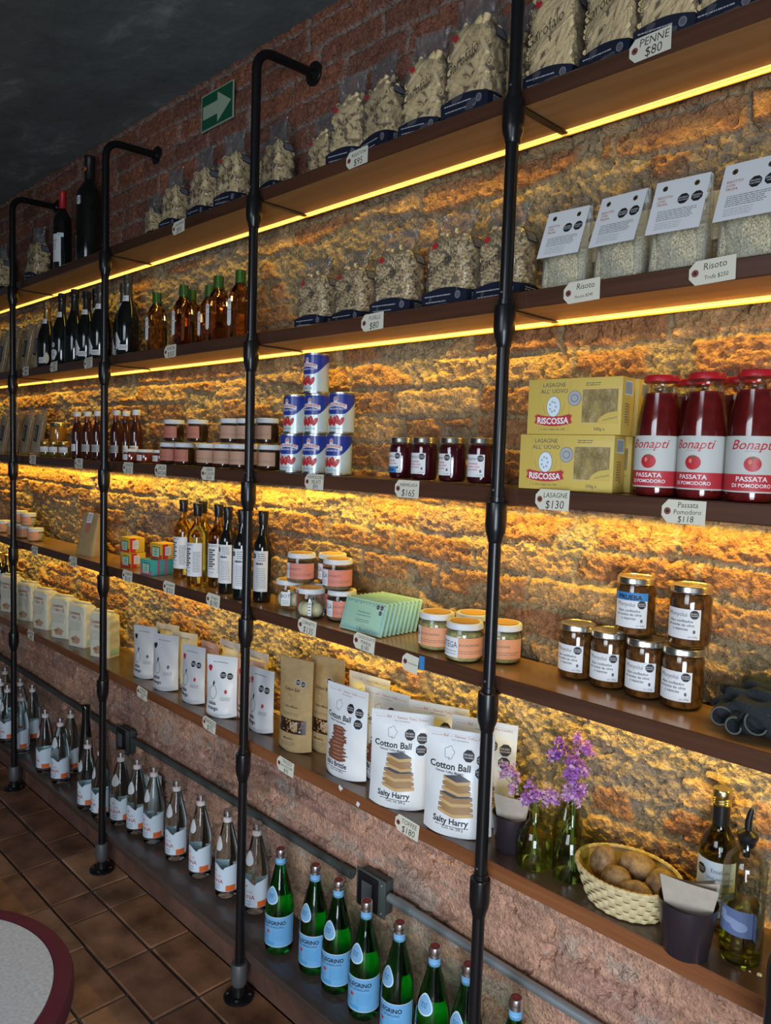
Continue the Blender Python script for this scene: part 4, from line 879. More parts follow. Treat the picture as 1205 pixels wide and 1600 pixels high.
def risotto_bag():
    r = root('rice_bag'); w, d, h = 0.100, 0.058, 0.072
    b = MB(); b.grid(lambda u, v: ((w/2-0.002)*math.copysign(abs(math.cos(2*math.pi*u))**0.35, math.cos(2*math.pi*u))*(1-0.05*v), (d/2-0.002)*math.copysign(abs(math.sin(2*math.pi*u))**0.35, math.sin(2*math.pi*u))*(1-0.45*v*v), 0.002+v*h), 36, 10, 'rice', wrapu=True)
    n = len(b.v); b.add(b.v[-36:], [tuple(range(36))], 'rice'); o = b.build('rice', r, ang=60); o['kind'] = 'stuff'
    H = 0.155
    sp = lambda u, v: ((w/2)*math.copysign(abs(math.cos(2*math.pi*u))**0.35, math.cos(2*math.pi*u))*(1-0.02*v), (d/2)*math.copysign(abs(math.sin(2*math.pi*u))**0.35, math.sin(2*math.pi*u))*(1-v)**0.8+0.002*math.sin(9*u*6.28+6*v), 0.001+v*H)
    MB().grid(sp, 40, 18, 'cellophane_soft', wrapu=True).build('clear_bag', r, ang=80)
    # paper header folded over the top and hanging forward over the front
    b = MB(); fn = lambda x, z, l: (x, -0.0055-(H+0.002-z)*0.40-0.0003*l, z)
    z0 = 0.060; hx = w/2-0.004; b.arect(fn, -hx, z0, hx, H+0.003, 'paper_white', 0, n=12, nz=12)
    b.arect(lambda x, z, l: (x, 0.004, z), -hx, H-0.02, hx, H+0.003, 'paper_white', 0, n=2); b.arect(lambda x, y, l: (x, y, H+0.003), -hx, -0.0052, hx, 0.004, 'paper_white', 0, n=2)
    b.atext(fn, 'RISOTTO', -hx+0.009, 0.124, 0.0062, 'label_rust', 2, align='L', bold=0.01); b.atext(fn, 'CON', -hx+0.009, 0.1175, 0.0062, 'label_rust', 2, align='L', bold=0.01); b.atext(fn, 'TRUFA', -hx+0.009, 0.111, 0.0062, 'label_rust', 2, align='L', bold=0.01)
    b.aocta(fn, 0.008, 0.118, 0.0100, 2); b.aocta(fn, 0.031, 0.118, 0.0100, 2, 'SODIO'); b.alines(fn, -hx+0.014, 0.082, hx-0.010, 0.102, 6, 'ink_soft', 2, 4, th=0.3); b.alines(fn, -hx+0.014, 0.066, hx-0.03, 0.080, 4, 'ink_pale', 2, 9, th=0.3)
    b.build('header_card', r, ang=30)
    for x in (-0.028, 0.026): b = MB(); b.afan(fn, x, 0.143, 0.0045, 0.0050, 'gold_metal', 2, n=16); b.afan(fn, x, 0.143, 0.0020, 0.0022, 'ink', 4, n=12); b.build('eyelet', r)
    return r
def flour_bag():
    r = root('flour_bag'); w, d, h = 0.105, 0.070, 0.190
    def sp(u, v):
        a = 2*math.pi*u; c = math.copysign(abs(math.cos(a))**0.28, math.cos(a)); s_ = math.copysign(abs(math.sin(a))**0.28, math.sin(a))
        k = 1+0.05*math.sin(v*3.1)-0.05*v; t = max(0, (v-0.90)/0.10); wr = 0.0024*math.sin(a*5+v*17)*v+0.0022*math.sin(a*3-v*31)*v*v
        return (w/2*c*k*(1-0.06*t)+wr, d/2*s_*k*(1-0.62*t*t)-0.010*t+wr*0.8, v*h*0.985-0.003*t*abs(c)+0.003*math.sin(a*2+1)*v)
    b = MB(); b.grid(sp, 44, 22, 'flour_paper', wrapu=True); b.add(b.v[-44:], [tuple(range(44))], 'flour_paper'); b.build('paper_bag', r, ang=42)
    MB().box(-w*0.46, -0.012, h-0.006, w*0.46, 0.007, h+0.003, 'flour_paper', 0.002).build('folded_top', r)
    fn = lambda x, z, l: (x, -(d/2*(1+0.05*math.sin(z/h*3.1)-0.05*z/h)+0.0026+0.0002*l), z); b = MB()
    b.atext(fn, 'HARINA', 0.0, 0.140, 0.016, 'label_rust', 2, bold=0.01); b.atext(fn, 'TIPO', -0.006, 0.122, 0.015, 'label_rust', 2, bold=0.01); b.afan(fn, 0.026, 0.128, 0.007, 0.008, 'label_rust', 2); b.afan(fn, 0.026, 0.128, 0.0045, 0.0055, 'paper_cream', 3)
    b.alines(fn, -0.038, 0.070, 0.038, 0.110, 6, 'ink_pale', 2, 2, th=0.2); b.afan(fn, 0.0, 0.030, 0.026, 0.016, 'label_tan', 2, n=26, shape=lambda a: 1+0.12*math.sin(5*a)+0.08*math.sin(9*a)); b.afan(fn, -0.012, 0.034, 0.010, 0.007, 'toffee', 3, n=14); b.build('front_print', r)
    fx = lambda y, z, l: (w/2*(1+0.05*math.sin(z/h*3.1)-0.05*z/h)+0.0026+0.0002*l, y, z); b = MB(); b.alines(fx, -0.024, 0.06, 0.024, 0.15, 12, 'ink_pale', 2, 6, th=0.2); b.arect(fx, -0.022, 0.015, 0.022, 0.035, 'mint_paper', 2); b.build('side_print', r)
    return r
def kraft_bag():
    r = root('kraft_bag'); w, d, h = 0.125, 0.085, 0.175
    sp = lambda u, v: (w/2*math.copysign(abs(math.cos(2*math.pi*u))**0.3, math.cos(2*math.pi*u))*(1-0.12*v), d/2*math.copysign(abs(math.sin(2*math.pi*u))**0.3, math.sin(2*math.pi*u))*(1-v)**0.85*(1-0.03*math.sin(20*v)), v*h)
    MB().grid(sp, 36, 18, 'kraft', wrapu=True).build('paper_bag', r, ang=40)
    b = MB(); fn = lambda x, z, l: (x, -(d/2*max(0, (1-z/h))**0.85+0.0012+0.0003*l), z); b.arect(fn, -0.018, 0.136, 0.018, 0.178, 'paper_white', 1, n=2, nz=6); b.alines(fn, -0.014, 0.142, 0.014, 0.172, 4, 'ink_soft', 3); b.build('seal_sticker', r)
    b = MB(); b.arect(fn, -0.014, 0.095, 0.014, 0.136, 'label_rust', 1, n=2, nz=5); b.build('red_tape', r); return r
def long_pack():
    r = root('breadstick_pack'); w, d, h = 0.060, 0.026, 0.215; rnd = random.Random(5); b = MB()
    mat('breadstick', (0.36, 0.25, 0.12), 0.7, noise=((90, 90, 30), 0.35, 3))
    for i in range(5):
        for j in range(2):
            x = -w/2+0.008+i*(w-0.016)/4; y = (-0.5+j)*0.0115; zt = 0.180+rnd.uniform(-0.01, 0.01); MB().tube([(x, y, 0.004), (x+rnd.uniform(-.002, .002), y, 0.09), (x, y, zt)], 0.0054, 'breadstick', 8).build('breadstick', r)
    sp = lambda u, v: (w/2*math.copysign(abs(math.cos(2*math.pi*u))**0.5, math.cos(2*math.pi*u)), (d/2)*math.copysign(abs(math.sin(2*math.pi*u))**0.5, math.sin(2*math.pi*u))*(1 if v < 0.82 else 1-(v-0.82)/0.2), 0.001+v*h)
    MB().grid(sp, 28, 12, 'cellophane', wrapu=True).build('clear_film', r, ang=80)
    b = MB(); fn = flat(-d/2-0.0012); b.arect(fn, -0.010, 0.062, 0.010, 0.135, 'ink', 1, n=2); b.alines(fn, -0.007, 0.07, 0.007, 0.13, 9, 'ink_pale', 2); b.build('front_label', r)
    return r
def lasagne_box():
    r = root('lasagne_box'); w, d, h = 0.178, 0.050, 0.098
    MB().box(-w/2, -d/2, 0, w/2, d/2, h, 'yellow_card', 0.0012).build('carton', r)
    f = flat(-d/2-0.0002); b = MB(); x0 = -w/2
    b.arect(f, x0+0.024, 0.004, x0+0.026-0.0014, 0.093, 'ink_gold', 1, n=1); b.arect(f, x0+0.082, 0.004, x0+0.0826, 0.093, 'ink_gold', 1, n=1)
    b.atext(f, 'LASAGNE', x0+0.052, 0.0835, 0.0105, 'ink_soft', 2); b.atext(f, "ALL' UOVO", x0+0.052, 0.0725, 0.0105, 'ink_soft', 2)
    b.afan(f, x0+0.052, 0.049, 0.0135, 0.0185, 'ink_soft', 2, n=30); b.afan(f, x0+0.052, 0.049, 0.0128, 0.0178, 'label_ice', 3, n=30)
    for i in range(7): a = i*0.9; b.arect(f, x0+0.050+0.006*math.cos(a)-0.001, 0.047+0.009*math.sin(a), x0+0.0525+0.006*math.cos(a), 0.0505+0.009*math.sin(a), 'ink_pale', 4, n=1)
    for s_ in (-1, 1):
        for q in range(6): b.arect(f, x0+0.052+s_*(0.0165+0.001*q), 0.036+0.003*q, x0+0.052+s_*(0.0172+0.001*q), 0.041+0.003*q, 'ink_gold', 2, n=1)
        b.apoly(f, [(x0+0.052+s_*0.026, 0.018), (x0+0.052+s_*0.037, 0.020), (x0+0.052+s_*0.034, 0.0275), (x0+0.052+s_*0.037, 0.034), (x0+0.052+s_*0.026, 0.033)][::s_], 'ink_red', 2)
    b.acolumn(f, x0+0.019, x0+0.085, lambda x: 0.0145+3.5*(x-x0-0.052)**2*1.2, lambda x: 0.0315+3.5*(x-x0-0.052)**2*1.2, 'ink_red', 3, n=20)
    b.atext(f, 'RISCOSSA', x0+0.052, 0.0185, 0.0150, 'ink_white', 4, bold=0.03, sx=0.92, arc=0.02); b.atext(f, 'C. D.li e Figlio dal 1902', x0+0.052, 0.0075, 0.0052, 'ink_soft', 2)
    b.afan(f, x0+0.092, 0.063, 0.0125, 0.0135, 'ink_soft', 2, n=30); b.afan(f, x0+0.092, 0.063, 0.0118, 0.0128, 'ink_pale', 3, n=30); b.afan(f, x0+0.092, 0.063, 0.007, 0.0065, 'ink_soft', 4, n=20); b.afan(f, x0+0.092, 0.063, 0.006, 0.0055, 'ink_pale', 5, n=20)
    b.build('front_print', r); b = MB(); b.atext(f, '500g e', x0+0.140, 0.0075, 0.0075, 'ink_soft', 2); b.build('weight_print', r); b = MB(); b.alines(f, x0+0.112, 0.083, x0+0.140, 0.090, 2, 'ink_soft', 2, th=0.35); b.build('side_text', r)
    b = MB(); b.arect(f, x0+0.106, 0.020, x0+0.172, 0.078, 'pasta', 2, n=3); mat('lasagne_sheet', (0.30, 0.22, 0.08), 0.3, coat=0.9, noise=((40, 40, 40), 0.35, 4), bump=(55, 0.9, 0.006)); b.arect(f, x0+0.1065, 0.0205, x0+0.1715, 0.0775, 'lasagne_sheet', 3, n=3)
    pts = [(x0+0.1725, 0.0195)]+[(x0+0.1725+0.036*math.cos(a), 0.0195+0.020*math.sin(a)) for a in [math.pi/2+math.pi/2*i/12 for i in range(13)]]
    b.apoly(f, pts, 'yellow_card', 5); b.atext(f, 'uova fresche', x0+0.159, 0.026, 0.0052, 'ink_soft', 6, rot=12); b.build('window', r)
    g = side(w/2+0.0002); b = MB(); b.arect(g, -0.014, 0.068, 0.016, 0.092, 'label_ice', 1, n=2)
    for i in range(14): b.arect(g, -0.012+0.0019*i, 0.070, -0.012+0.0019*i+(0.0006 if i % 3 else 0.0012), 0.090, 'ink_blue', 2, n=1)
    b.atext(g, 'RISCOSSA', 0.006, 0.036, 0.0085, 'label_rust', 2, rot=90, bold=0.02); b.alines(g, -0.012, 0.02, 0.0, 0.055, 8, 'ink_soft', 2); b.build('side_print', r)
    return r
def tea_box(c1, c2, stripes):
    def mk():
        r = root('tea_box'); w, d, h = 0.078, 0.062, 0.056
        if stripes: w, d = 0.080, 0.085
        MB().box(-w/2, -d/2, 0, w/2, d/2, h, c1, 0.001).build('carton', r)
        f = flat(-d/2-0.0002); b = MB(); b.arect(f, -w/2+0.001, 0.001, w/2-0.001, h*0.28, c2, 1); b.apoly(f, [(-w/2+0.001, 0.001), (-w/2+0.012, 0.001), (-w/2+0.006, h*0.7), (-w/2+0.001, h*0.8)], c2, 2)
        b.acolumn(f, -0.024, 0.024, lambda x: 0.010, lambda x: 0.044-3*x*x, 'ink', 3, n=12); b.arect(f, -0.021, 0.008, 0.021, 0.041, 'mint_paper', 4); b.atext(f, 'Tisana', 0, 0.033, 0.007, 'ink', 6, bold=0.01); b.atext(f, 'ROJA', 0, 0.023, 0.008, 'ink', 6, bold=0.01); b.alines(f, -0.012, 0.012, 0.012, 0.020, 2, 'ink', 6); b.build('front_print', r)
        g = side(w/2+0.0002); b = MB()
        if stripes:
            for i in range(2): b.arect(g, -d/2+0.020+0.030*i, 0.001, -d/2+0.031+0.030*i, h-0.001, c2, 1)
        else:
            b.arect(g, -d/2+0.001, 0.001, -d/2+0.024, h-0.001, c2, 1); b.arect(g, -d/2+0.012, 0.014, -d/2+0.036, 0.046, 'paper_white', 2); b.alines(g, -d/2+0.014, 0.017, -d/2+0.034, 0.043, 6, 'ink_soft', 3)
        b.build('side_print', r); return r
    return mk
def mint_pack():
    r = root('chocolate_packet'); w, h, t = 0.155, 0.088, 0.006
    MB().box(-w/2, -t/2, 0, w/2, t/2, h, 'mint_paper', 0.0012).build('paper_packet', r)
    f = flat(-t/2-0.0002); b = MB(); rnd = random.Random(9)
    for i in range(46):
        x = -w/2+0.006+i*(w-0.012)/45; b.arect(f, x, 0.004, x+0.0012, 0.008+rnd.random()*0.007, 'label_blue_deep' if i % 3 else 'ink_soft', 1, n=1); z = h-0.005; b.arect(f, x, z-0.003-rnd.random()*0.007, x+0.0012, z, 'ink_soft' if i % 3 else 'label_blue_deep', 1, n=1)
    for i in range(16):
        z = 0.014+i*0.0038; b.arect(f, -w/2+0.004, z, -w/2+0.007+rnd.random()*0.004, z+0.0012, 'label_blue_deep', 1, n=1); b.arect(f, w/2-0.012+rnd.random()*0.004, z, w/2-0.004, z+0.0012, 'label_blue_deep', 1, n=1)
    b.atext(f, 'Chocolate oscuro', 0, 0.052, 0.0068, 'ink_soft', 2); b.atext(f, 'con sal y aceite de oliva', 0, 0.044, 0.0055, 'ink_soft', 2); b.alines(f, -0.026, 0.026, 0.026, 0.036, 2, 'ink_soft', 2, th=0.25)
    b.aocta(f, 0.046, 0.074, 0.0062, 2); b.aocta(f, 0.060, 0.074, 0.0062, 2, 'AZÚCARES'); b.aocta(f, 0.058, 0.060, 0.0062, 2, 'GRASAS'); b.build('front_print', r); return r

# ================================================================= THE GOODS, SHELF BY SHELF
EPS = 0.0006
Z1, Z2, Z3, Z4, Z5, Z0 = [SZ[k]+EPS for k in (1, 2, 3, 4, 5, 0)]

# ---- plinth: clear glass water bottles, then green ones
G = 'clear glass water bottles along the plinth'
clear = [(-4.379, 0.133, 4, 'water bottle in the back row, left of the farthest post'),
 (-4.185, 0.048, -6, 'leftmost front-row water bottle at the dark end of the plinth'),
 (-4.053, 0.036, 8, 'front-row water bottle just left of the farthest pipe post'),
 (-4.125, 0.124, 0, 'back-row water bottle partly behind the farthest pipe post'),
 (-3.876, 0.040, 6, 'front-row water bottle just right of the farthest pipe post'),
 (-3.982, 0.133, -4, 'back-row water bottle clear of the farthest post on its right'),
 (-3.568, 0.042, -12, 'leftmost of the water bottle trio before the slim black bottle'),
 (-3.490, 0.128, 10, 'dim middle water bottle at the back of the trio before the slim black bottle'),
 (-3.412, 0.050, 14, 'rightmost of the water bottle trio before the slim black bottle'),
 (-3.085, 0.034, -5, 'clear water bottle next on the right of the slim black bottle'),
 (-2.980, 0.046, -9, 'clear water bottle directly left of the third pipe post, partly behind it'),
 (-2.872, 0.078, 20, 'clear water bottle directly right of the third pipe post, label turned sideways'),
 (-2.762, 0.094, 12, 'water bottle right of the third post, second one along, beside a close neighbour'),
 (-2.655, 0.109, 3, 'third water bottle along from the third post, right one of a close pair'),
 (-2.487, 0.112, 2, 'clear water bottle in the middle of the row between the third and second pipe posts'),
 (-2.327, 0.118, -3, 'clear water bottle third from the second pipe post, counting leftwards along the plinth'),
 (-2.162, 0.123, -6, 'clear water bottle just left of the second pipe post, white and orange label'),
 (-2.020, 0.144, 5, 'clear water bottle just right of the second pipe post, beside the first green bottle')]
for x, y, rz, l in clear: place('panna', bottle_panna, x, y, Z0, rz, l, 'water bottle', G)
G = 'green glass water bottles along the plinth'
green = [(-1.808, 0.082, 10, 'green glass water bottle farthest left of the green ones, beside the last clear bottle'),
 (-1.667, 0.103, 2, 'second green glass water bottle from the left, close behind the third'),
 (-1.561, 0.101, 6, 'third green glass water bottle from the left, almost touching its left neighbour'),
 (-1.434, 0.091, 4, 'green glass water bottle standing in front of the metal socket box'),
 (-1.307, 0.090, -8, 'green water bottle just right of the metal socket box'),
 (-1.181, 0.086, 6, 'green water bottle second to the left of the nearest post'),
 (-1.083, 0.096, -4, 'green water bottle partly hidden by the nearest post'),
 (-0.938, 0.088, 0, 'green water bottle right of the nearest post, only cap and neck showing')]
for x, y, rz, l in green: place('pell', bottle_green, x, y, Z0, rz, l, 'water bottle', G)
def slim():
    r = root('slim_black_bottle'); MB().lathe([(0.026, 0), (0.030, 0.003), (0.031, 0.01), (0.031, 0.17), (0.027, 0.23), (0.019, 0.30), (0.0165, 0.34), (0.0165, 0.375), (0.019, 0.376), (0.019, 0.392), (0.017, 0.394)], 'black_glass', 30).build('glass_body', r, ang=60)
    f = cyl(0.0312); b = MB(); b.arect(f, -0.018, 0.118, 0.020, 0.142, 'paper_white', 1); b.alines(f, -0.014, 0.122, 0.016, 0.138, 3, 'ink_soft', 2); b.arect(f, -0.020, 0.045, 0.0, 0.060, 'paper_white', 1); b.build('label', r); return r
place('slim', slim, -3.235, 0.09, Z0, 0, 'tall slim black bottle with two small white labels among the water bottles', 'bottle')
# white carton behind the third post
def cartn():
    r = root('white_carton'); MB().box(-0.032, -0.022, 0, 0.032, 0.022, 0.20, 'paper_white', 0.002).build('carton', r); b = MB(); b.alines(flat(-0.0222), -0.024, 0.05, 0.024, 0.16, 6, 'ink_pale', 1); b.build('print', r); return r
place('cartn', cartn, -2.79, 0.175, Z0, 0, 'white upright carton behind the third pipe post on the plinth', 'box')

# ---- conduit and socket boxes on the wall
mat('galvanised', (0.34, 0.37, 0.38), 0.42, 0.55, bump=(40, 0.2, 0.002)); mat('galv_dark', (0.075, 0.085, 0.080), 0.6, 0.2, bump=(40, 0.4, 0.003))
def conduit_run(x0, x1, m, label):
    ph = [(x, 0.199+0.002*math.sin(x*4), 0.411+0.004*math.sin(x*2.3)) for x in np.arange(x0, x1, 0.06)]
    rt = root('conduit_pipe', (0, 0, 0)); MB().tube(ph, 0.0125, m, 16).build('pipe', rt)
    n = len(ph)
    for k in (n-1,) if x1 < -1.50 else (1,):
        p = Vector(ph[k]); MB().tube([p-Vector((0.03, 0, 0)), p+Vector((0.03, 0, 0))], 0.0150, m, 16).build('coupling', rt)
    tag(rt, label, 'pipe')
conduit_run(-1.455, 0.02, 'galvanised', 'bright galvanised conduit pipe low on the wall, right of the nearer socket box')
conduit_run(-3.02, -1.585, 'galv_dark', 'dull grey conduit pipe on the wall between the socket boxes')
conduit_run(-4.9, -3.16, 'galv_dark', 'dull grey conduit pipe in the dark beyond the farther socket box')
def sbox():
    r = root('socket_box'); MB().box(-0.054, 0.0, -0.050, 0.054, 0.034, 0.050, 'galv_dark', 0.004).build('box', r)
    MB().box(-0.060, -0.005, -0.056, 0.060, 0.0, 0.056, 'galv_dark', 0.003).build('cover_frame', r); MB().box(-0.050, -0.010, -0.050, 0.034, -0.0052, 0.050, 'black_plastic', 0.003).build('black_plate', r)
    MB().box(-0.030, -0.013, -0.028, 0.012, -0.0101, 0.030, 'ink_soft', 0.002).build('socket_insert', r)
    for z in (-0.040, 0.042): s = MB().lathe([(0.003, 0), (0.003, 0.002), (0.002, 0.0028)], 'galvanised', 10, cx=0.047, cy=z).build('screw', r); s.rotation_euler = (R(90), 0, 0); s.location = (0, -0.006, 0)
    return r
place('sbox', sbox, -1.520, 0.192, 0.400, 0, 'metal electrical socket box with black plate on the low wall behind the green bottles', 'socket box')
place('sbox', sbox, -3.09, 0.192, 0.390, 0, 'dim metal socket box on the low wall right of the third pipe post', 'socket box')

# ---- shelf 1 (topmost)
PB = dict(
 rig=('rig', pasta_bag('rigatoni', 0.118, 0.068, 0.188, 0.250, 1)), rigb=('rigb', pasta_bag('rigatoni', 0.110, 0.064, 0.165, 0.232, 5)),
 pen=('pen', pasta_bag('penne', 0.106, 0.068, 0.200, 0.262, 2)), lum=('lum', pasta_bag('lumache', 0.110, 0.066, 0.165, 0.225, 3)),
 fus=('fus', pasta_bag('fusilli', 0.122, 0.070, 0.160, 0.205, 4)))
def pb(k, x, y, z, rz, l, g, tilt=(0, 0), sc=1.0): place(PB[k][0], PB[k][1], x, y, z, rz, l, 'pasta bag', g, tilt, sc)
g = 'bags of penne on the top shelf'
pb('pen', -0.9315, 0.062, Z1, 6, 'clear bag of penne immediately right of the nearest post', g)
pb('pen', -0.7985, 0.060, Z1, -4, 'clear bag of penne, second to the right of the nearest post', g)
pb('pen', -0.6827, 0.052, Z1, 4, 'clear bag of penne directly above the PENNE price tag', g)
pb('pen', -0.5784, 0.065, Z1, 0, 'clear bag of penne at the top right picture corner, only its navy base showing', g)
g = 'bags of rigatoni on the top shelf'
pb('rigb', -1.7324, 0.118, Z1, 0, 'rigatoni bag at the left end of its group, half hidden behind its neighbour', g, sc=0.88)
pb('rigb', -1.5495, 0.058, Z1, 8, 'rigatoni bag directly above the RIGATONI price tag', g)
pb('rigb', -1.4177, 0.052, Z1, -6, 'second full rigatoni bag from the left, leaning lightly to the left', g, tilt=(0, -3))
pb('rig', -1.2840, 0.060, Z1, 6, 'third full rigatoni bag from the left, glints on its film', g, tilt=(0, 2), sc=0.97)
pb('rig', -1.1271, 0.044, Z1, 2, 'largest and nearest rigatoni bag, left of the nearest post', g, sc=1.05)
pb('rigb', -1.0917, 0.122, Z1, 0, 'rigatoni bag peeking out from behind the nearest post', g, sc=1.05)
g = 'bags of short wide pasta on the top shelf'
pb('lum', -2.6338, 0.075, Z1, -8, 'small slumped pasta bag at the left end of the group, low and mostly navy', g, tilt=(0, -10), sc=0.72)
pb('lum', -2.4560, 0.060, Z1, 4, 'bag of short wide pasta above the small CALAMARI tag', g, sc=0.92)
pb('lum', -2.2663, 0.060, Z1, 0, 'bag of short wide pasta under the green arrow sign', g)
pb('lum', -2.0797, 0.050, Z1, 6, 'bag of short wide pasta just left of the second pipe post', g)
pb('lum', -2.0470, 0.126, Z1, 0, 'bag of short wide pasta behind the second pipe post', g, sc=0.92)
pb('lum', -1.8905, 0.075, Z1, -4, 'bag of short wide pasta just right of the second pipe post, without visible band', g, sc=0.95)
g = 'pasta bags at the dark left end of the top shelf'
pb('lum', -3.7406, 0.07, Z1, 4, 'dim pasta bag between the farthest post and the red-capped wine bottle', g, tilt=(0, 6), sc=1.1)
pb('lum', -4.2038, 0.07, Z1, 0, 'dim pasta bag cut by the left picture edge on the top shelf', g, sc=1.1)
place('wine', wine(0.345), -3.4326, 0.065, Z1, 6, 'red wine bottle with red capsule and white label on the top shelf', 'wine bottle')
place('magnum', wine(0.455, 'black_plastic', True), -3.2395, 0.10, Z1, 8, 'very large dark wine bottle with small white sticker beside the third post, top shelf', 'wine bottle')

# ---- shelf 2
g = 'bags of fusilli on the second shelf'
pb('fus', -1.6891, 0.075, Z2, 4, 'fusilli bag farthest left, above the left end of the group', g, sc=0.93)
pb('fus', -1.5519, 0.092, Z2, 0, 'fusilli bag second from the left, pushed back behind its neighbours', g, sc=0.95)
pb('fus', -1.3597, 0.062, Z2, 6, 'fusilli bag in the middle of the group, just right of the FUSILLI tag', g)
pb('fus', -1.1805, 0.062, Z2, 2, 'largest fusilli bag, left of the nearest post on the second shelf', g, sc=1.04)
pb('fus', -1.0457, 0.080, Z2, 0, 'fusilli bag right behind the nearest post', g, sc=1.0)
g = 'risotto rice bags with white header cards'
for px, y, rz, l, sc in (('A', 0.052, 2, 'risotto rice bag farthest left, above the Porcini price tag', 1.0), ('B', 0.050, -2, 'risotto rice bag second from the left in the front row', 1.03), ('C', 0.046, 3, 'risotto rice bag third from the left, touching the Trufa price tag', 1.04), ('D', 0.048, 0, 'risotto rice bag at the right picture edge, its card cut off', 1.06), ('E', 0.127, 0, 'back-row risotto bag between the first two front bags', 0.95), ('F', 0.127, 2, 'back-row risotto bag between the second and third front bags', 0.95), ('G', 0.127, 4, 'back-row risotto bag showing just right of the third front bag', 1.0)):
    x = {'A': -0.8737, 'B': -0.7530, 'C': -0.6383, 'D': -0.5166, 'E': -0.8620, 'F': -0.7354, 'G': -0.6003}[px]
    place('ris', risotto_bag, x, y, Z2, rz, l, 'rice bag', g, scale=sc)
g = 'square rum bottles with green caps'
for x, y, rz, l in ((-2.6062, 0.075, 6, 'square amber rum bottle with green cap, first to the right of the sparkling wines'),
  (-2.4075, 0.070, 4, 'square amber rum bottle directly above the small price tag'),
  (-2.4561, 0.128, 0, 'square amber rum bottle hidden behind the front one of the left pair'),
  (-2.3381, 0.128, 0, 'square amber rum bottle at the back of the right pair, cap slightly lower'),
  (-2.1897, 0.070, 4, 'square amber rum bottle with green cap, front one of the right pair'),
  (-2.0651, 0.070, 8, 'square amber rum bottle with green cap just left of the second pipe post')):
    place('spirit', bottle_spirit, x, y, Z2, rz, l, 'spirit bottle', g)
g = 'sparkling wine bottles on the second shelf'
mat('foil_champagne', (0.40, 0.24, 0.10), 0.35, 0.8); mat('foil_grey', (0.10, 0.09, 0.07), 0.35, 0.6)
for k, b_, x, y, rz, l in (
  ('spc', bottle_sparkling('foil_champagne', 'side', 0.300), -3.6181, 0.07, 0, 'sparkling wine bottle with bronze champagne-coloured foil, farthest left'),
  ('spb', bottle_sparkling('black_plastic', 'oval', 0.320), -3.4632, 0.075, 0, 'black sparkling wine bottle next to the bronze-foiled one, with oval 21 label'),
  ('spb', None, -3.3261, 0.075, -70, 'black sparkling wine bottle, third from the left, label turned away'),
  ('spp', bottle_sparkling('black_plastic', 'pent', 0.285), -3.1564, 0.055, 8, 'shorter black sparkling wine bottle with pentagon label left of the third post'),
  ('spb', None, -3.235, 0.128, 10, 'black sparkling wine bottle behind the shorter one, mostly hidden'),
  ('spg', bottle_sparkling('foil_grey', 'pent', 0.305), -3.0586, 0.068, 4, 'sparkling wine bottle with dull gold foil immediately left of the third pipe post'),
  ('spg', None, -2.972, 0.126, -6, 'gold-foiled sparkling wine bottle at the back, right of the third post'),
  ('spg', None, -2.8056, 0.062, 6, 'broad sparkling wine bottle with diamond-shaped white label, right of the third pipe post')):
    place(k, b_, x, y, Z2, rz, l, 'sparkling wine bottle', g)
g = 'breadstick packs leaning on the left'
for i, (px, l) in enumerate((('a', 'leftmost breadstick pack on the second shelf, cut by the picture edge'), ('b', 'breadstick pack behind the farthest post on the second shelf'), ('c', 'breadstick pack just right of the farthest post on the second shelf'), ('d', 'breadstick pack nearest to the bronze-foiled bottle on the second shelf'))):
    x = {'a': -4.2158, 'b': -4.0498, 'c': -3.8850, 'd': -3.7460}[px]
    place('long', long_pack, x, 0.060, Z2+0.006, 14, l, 'breadstick pack', g, tilt=(0, 16), scale=1.06)
for i, (px, l) in enumerate((('a', 'leftmost breadstick pack on the third shelf, cut by the picture edge'), ('b', 'breadstick pack behind the farthest post on the third shelf'), ('c', 'breadstick pack just right of the farthest post on the third shelf'), ('d', 'breadstick pack nearest to the small relish jars on the third shelf'))):
    x = {'a': -4.2020, 'b': -4.0446, 'c': -3.8875, 'd': -3.7392}[px]
    place('long', long_pack, x, 0.060, Z3+0.006, 14, l, 'breadstick pack', g, tilt=(0, 16), scale=1.06)

# ---- shelf 3
mat('olive_brine', (0.16, 0.10, 0.02), 0.15, coat=0.8)
JM = jar('relish_jar', 0.026, 0.070, 'gold_metal', 'olive_brine', 0.9, art=art_band('paper_white', 'Relish', False, 0.50, 0.34, a=1.3))
for x, l in ((-3.5802, 'small gold-lidded relish jar, leftmost of the three beside the breadsticks'), (-3.4770, 'small gold-lidded relish jar, middle of the three'), (-3.3642, 'small gold-lidded relish jar, rightmost, next to the white-capped bottles')):
    place('relish', JM, x, 0.050, Z3, 0, l, 'jar', 'small gold-lidded relish jars')
place('honey', jar('honey_jar', 0.036, 0.082, 'lid_silver', 'honey', 0.95, art=None), -3.4564, 0.056, Z3+0.0706, 0, 'golden honey jar standing on top of the small relish jars', 'jar')
g = 'white-capped dark sauce bottles'
for k, lab, x, y, rz, l in (('sw', 'paper_white', -3.2657, 0.062, -30, 'white-capped dark sauce bottle, farthest left of the six'), ('sb', 'ink_pale', -3.1814, 0.070, 4, 'white-capped dark sauce bottle, second from the left with bluish label'),
   ('sb', 'ink_pale', -3.0645, 0.062, 0, 'white-capped dark sauce bottle immediately left of the third pipe post'), ('sb', 'ink_pale', -2.8967, 0.062, 0, 'white-capped dark sauce bottle immediately right of the third pipe post'),
   ('sw', 'paper_white', -2.9037, 0.105, 0, 'shorter-looking white-capped dark sauce bottle at the back, right of the third post'), ('sw', 'paper_white', -2.7571, 0.075, 0, 'white-capped dark sauce bottle farthest right, above the low red jars')):
    place(k, bottle_sauce(lab), x, y, Z3, rz, l, 'sauce bottle', g)
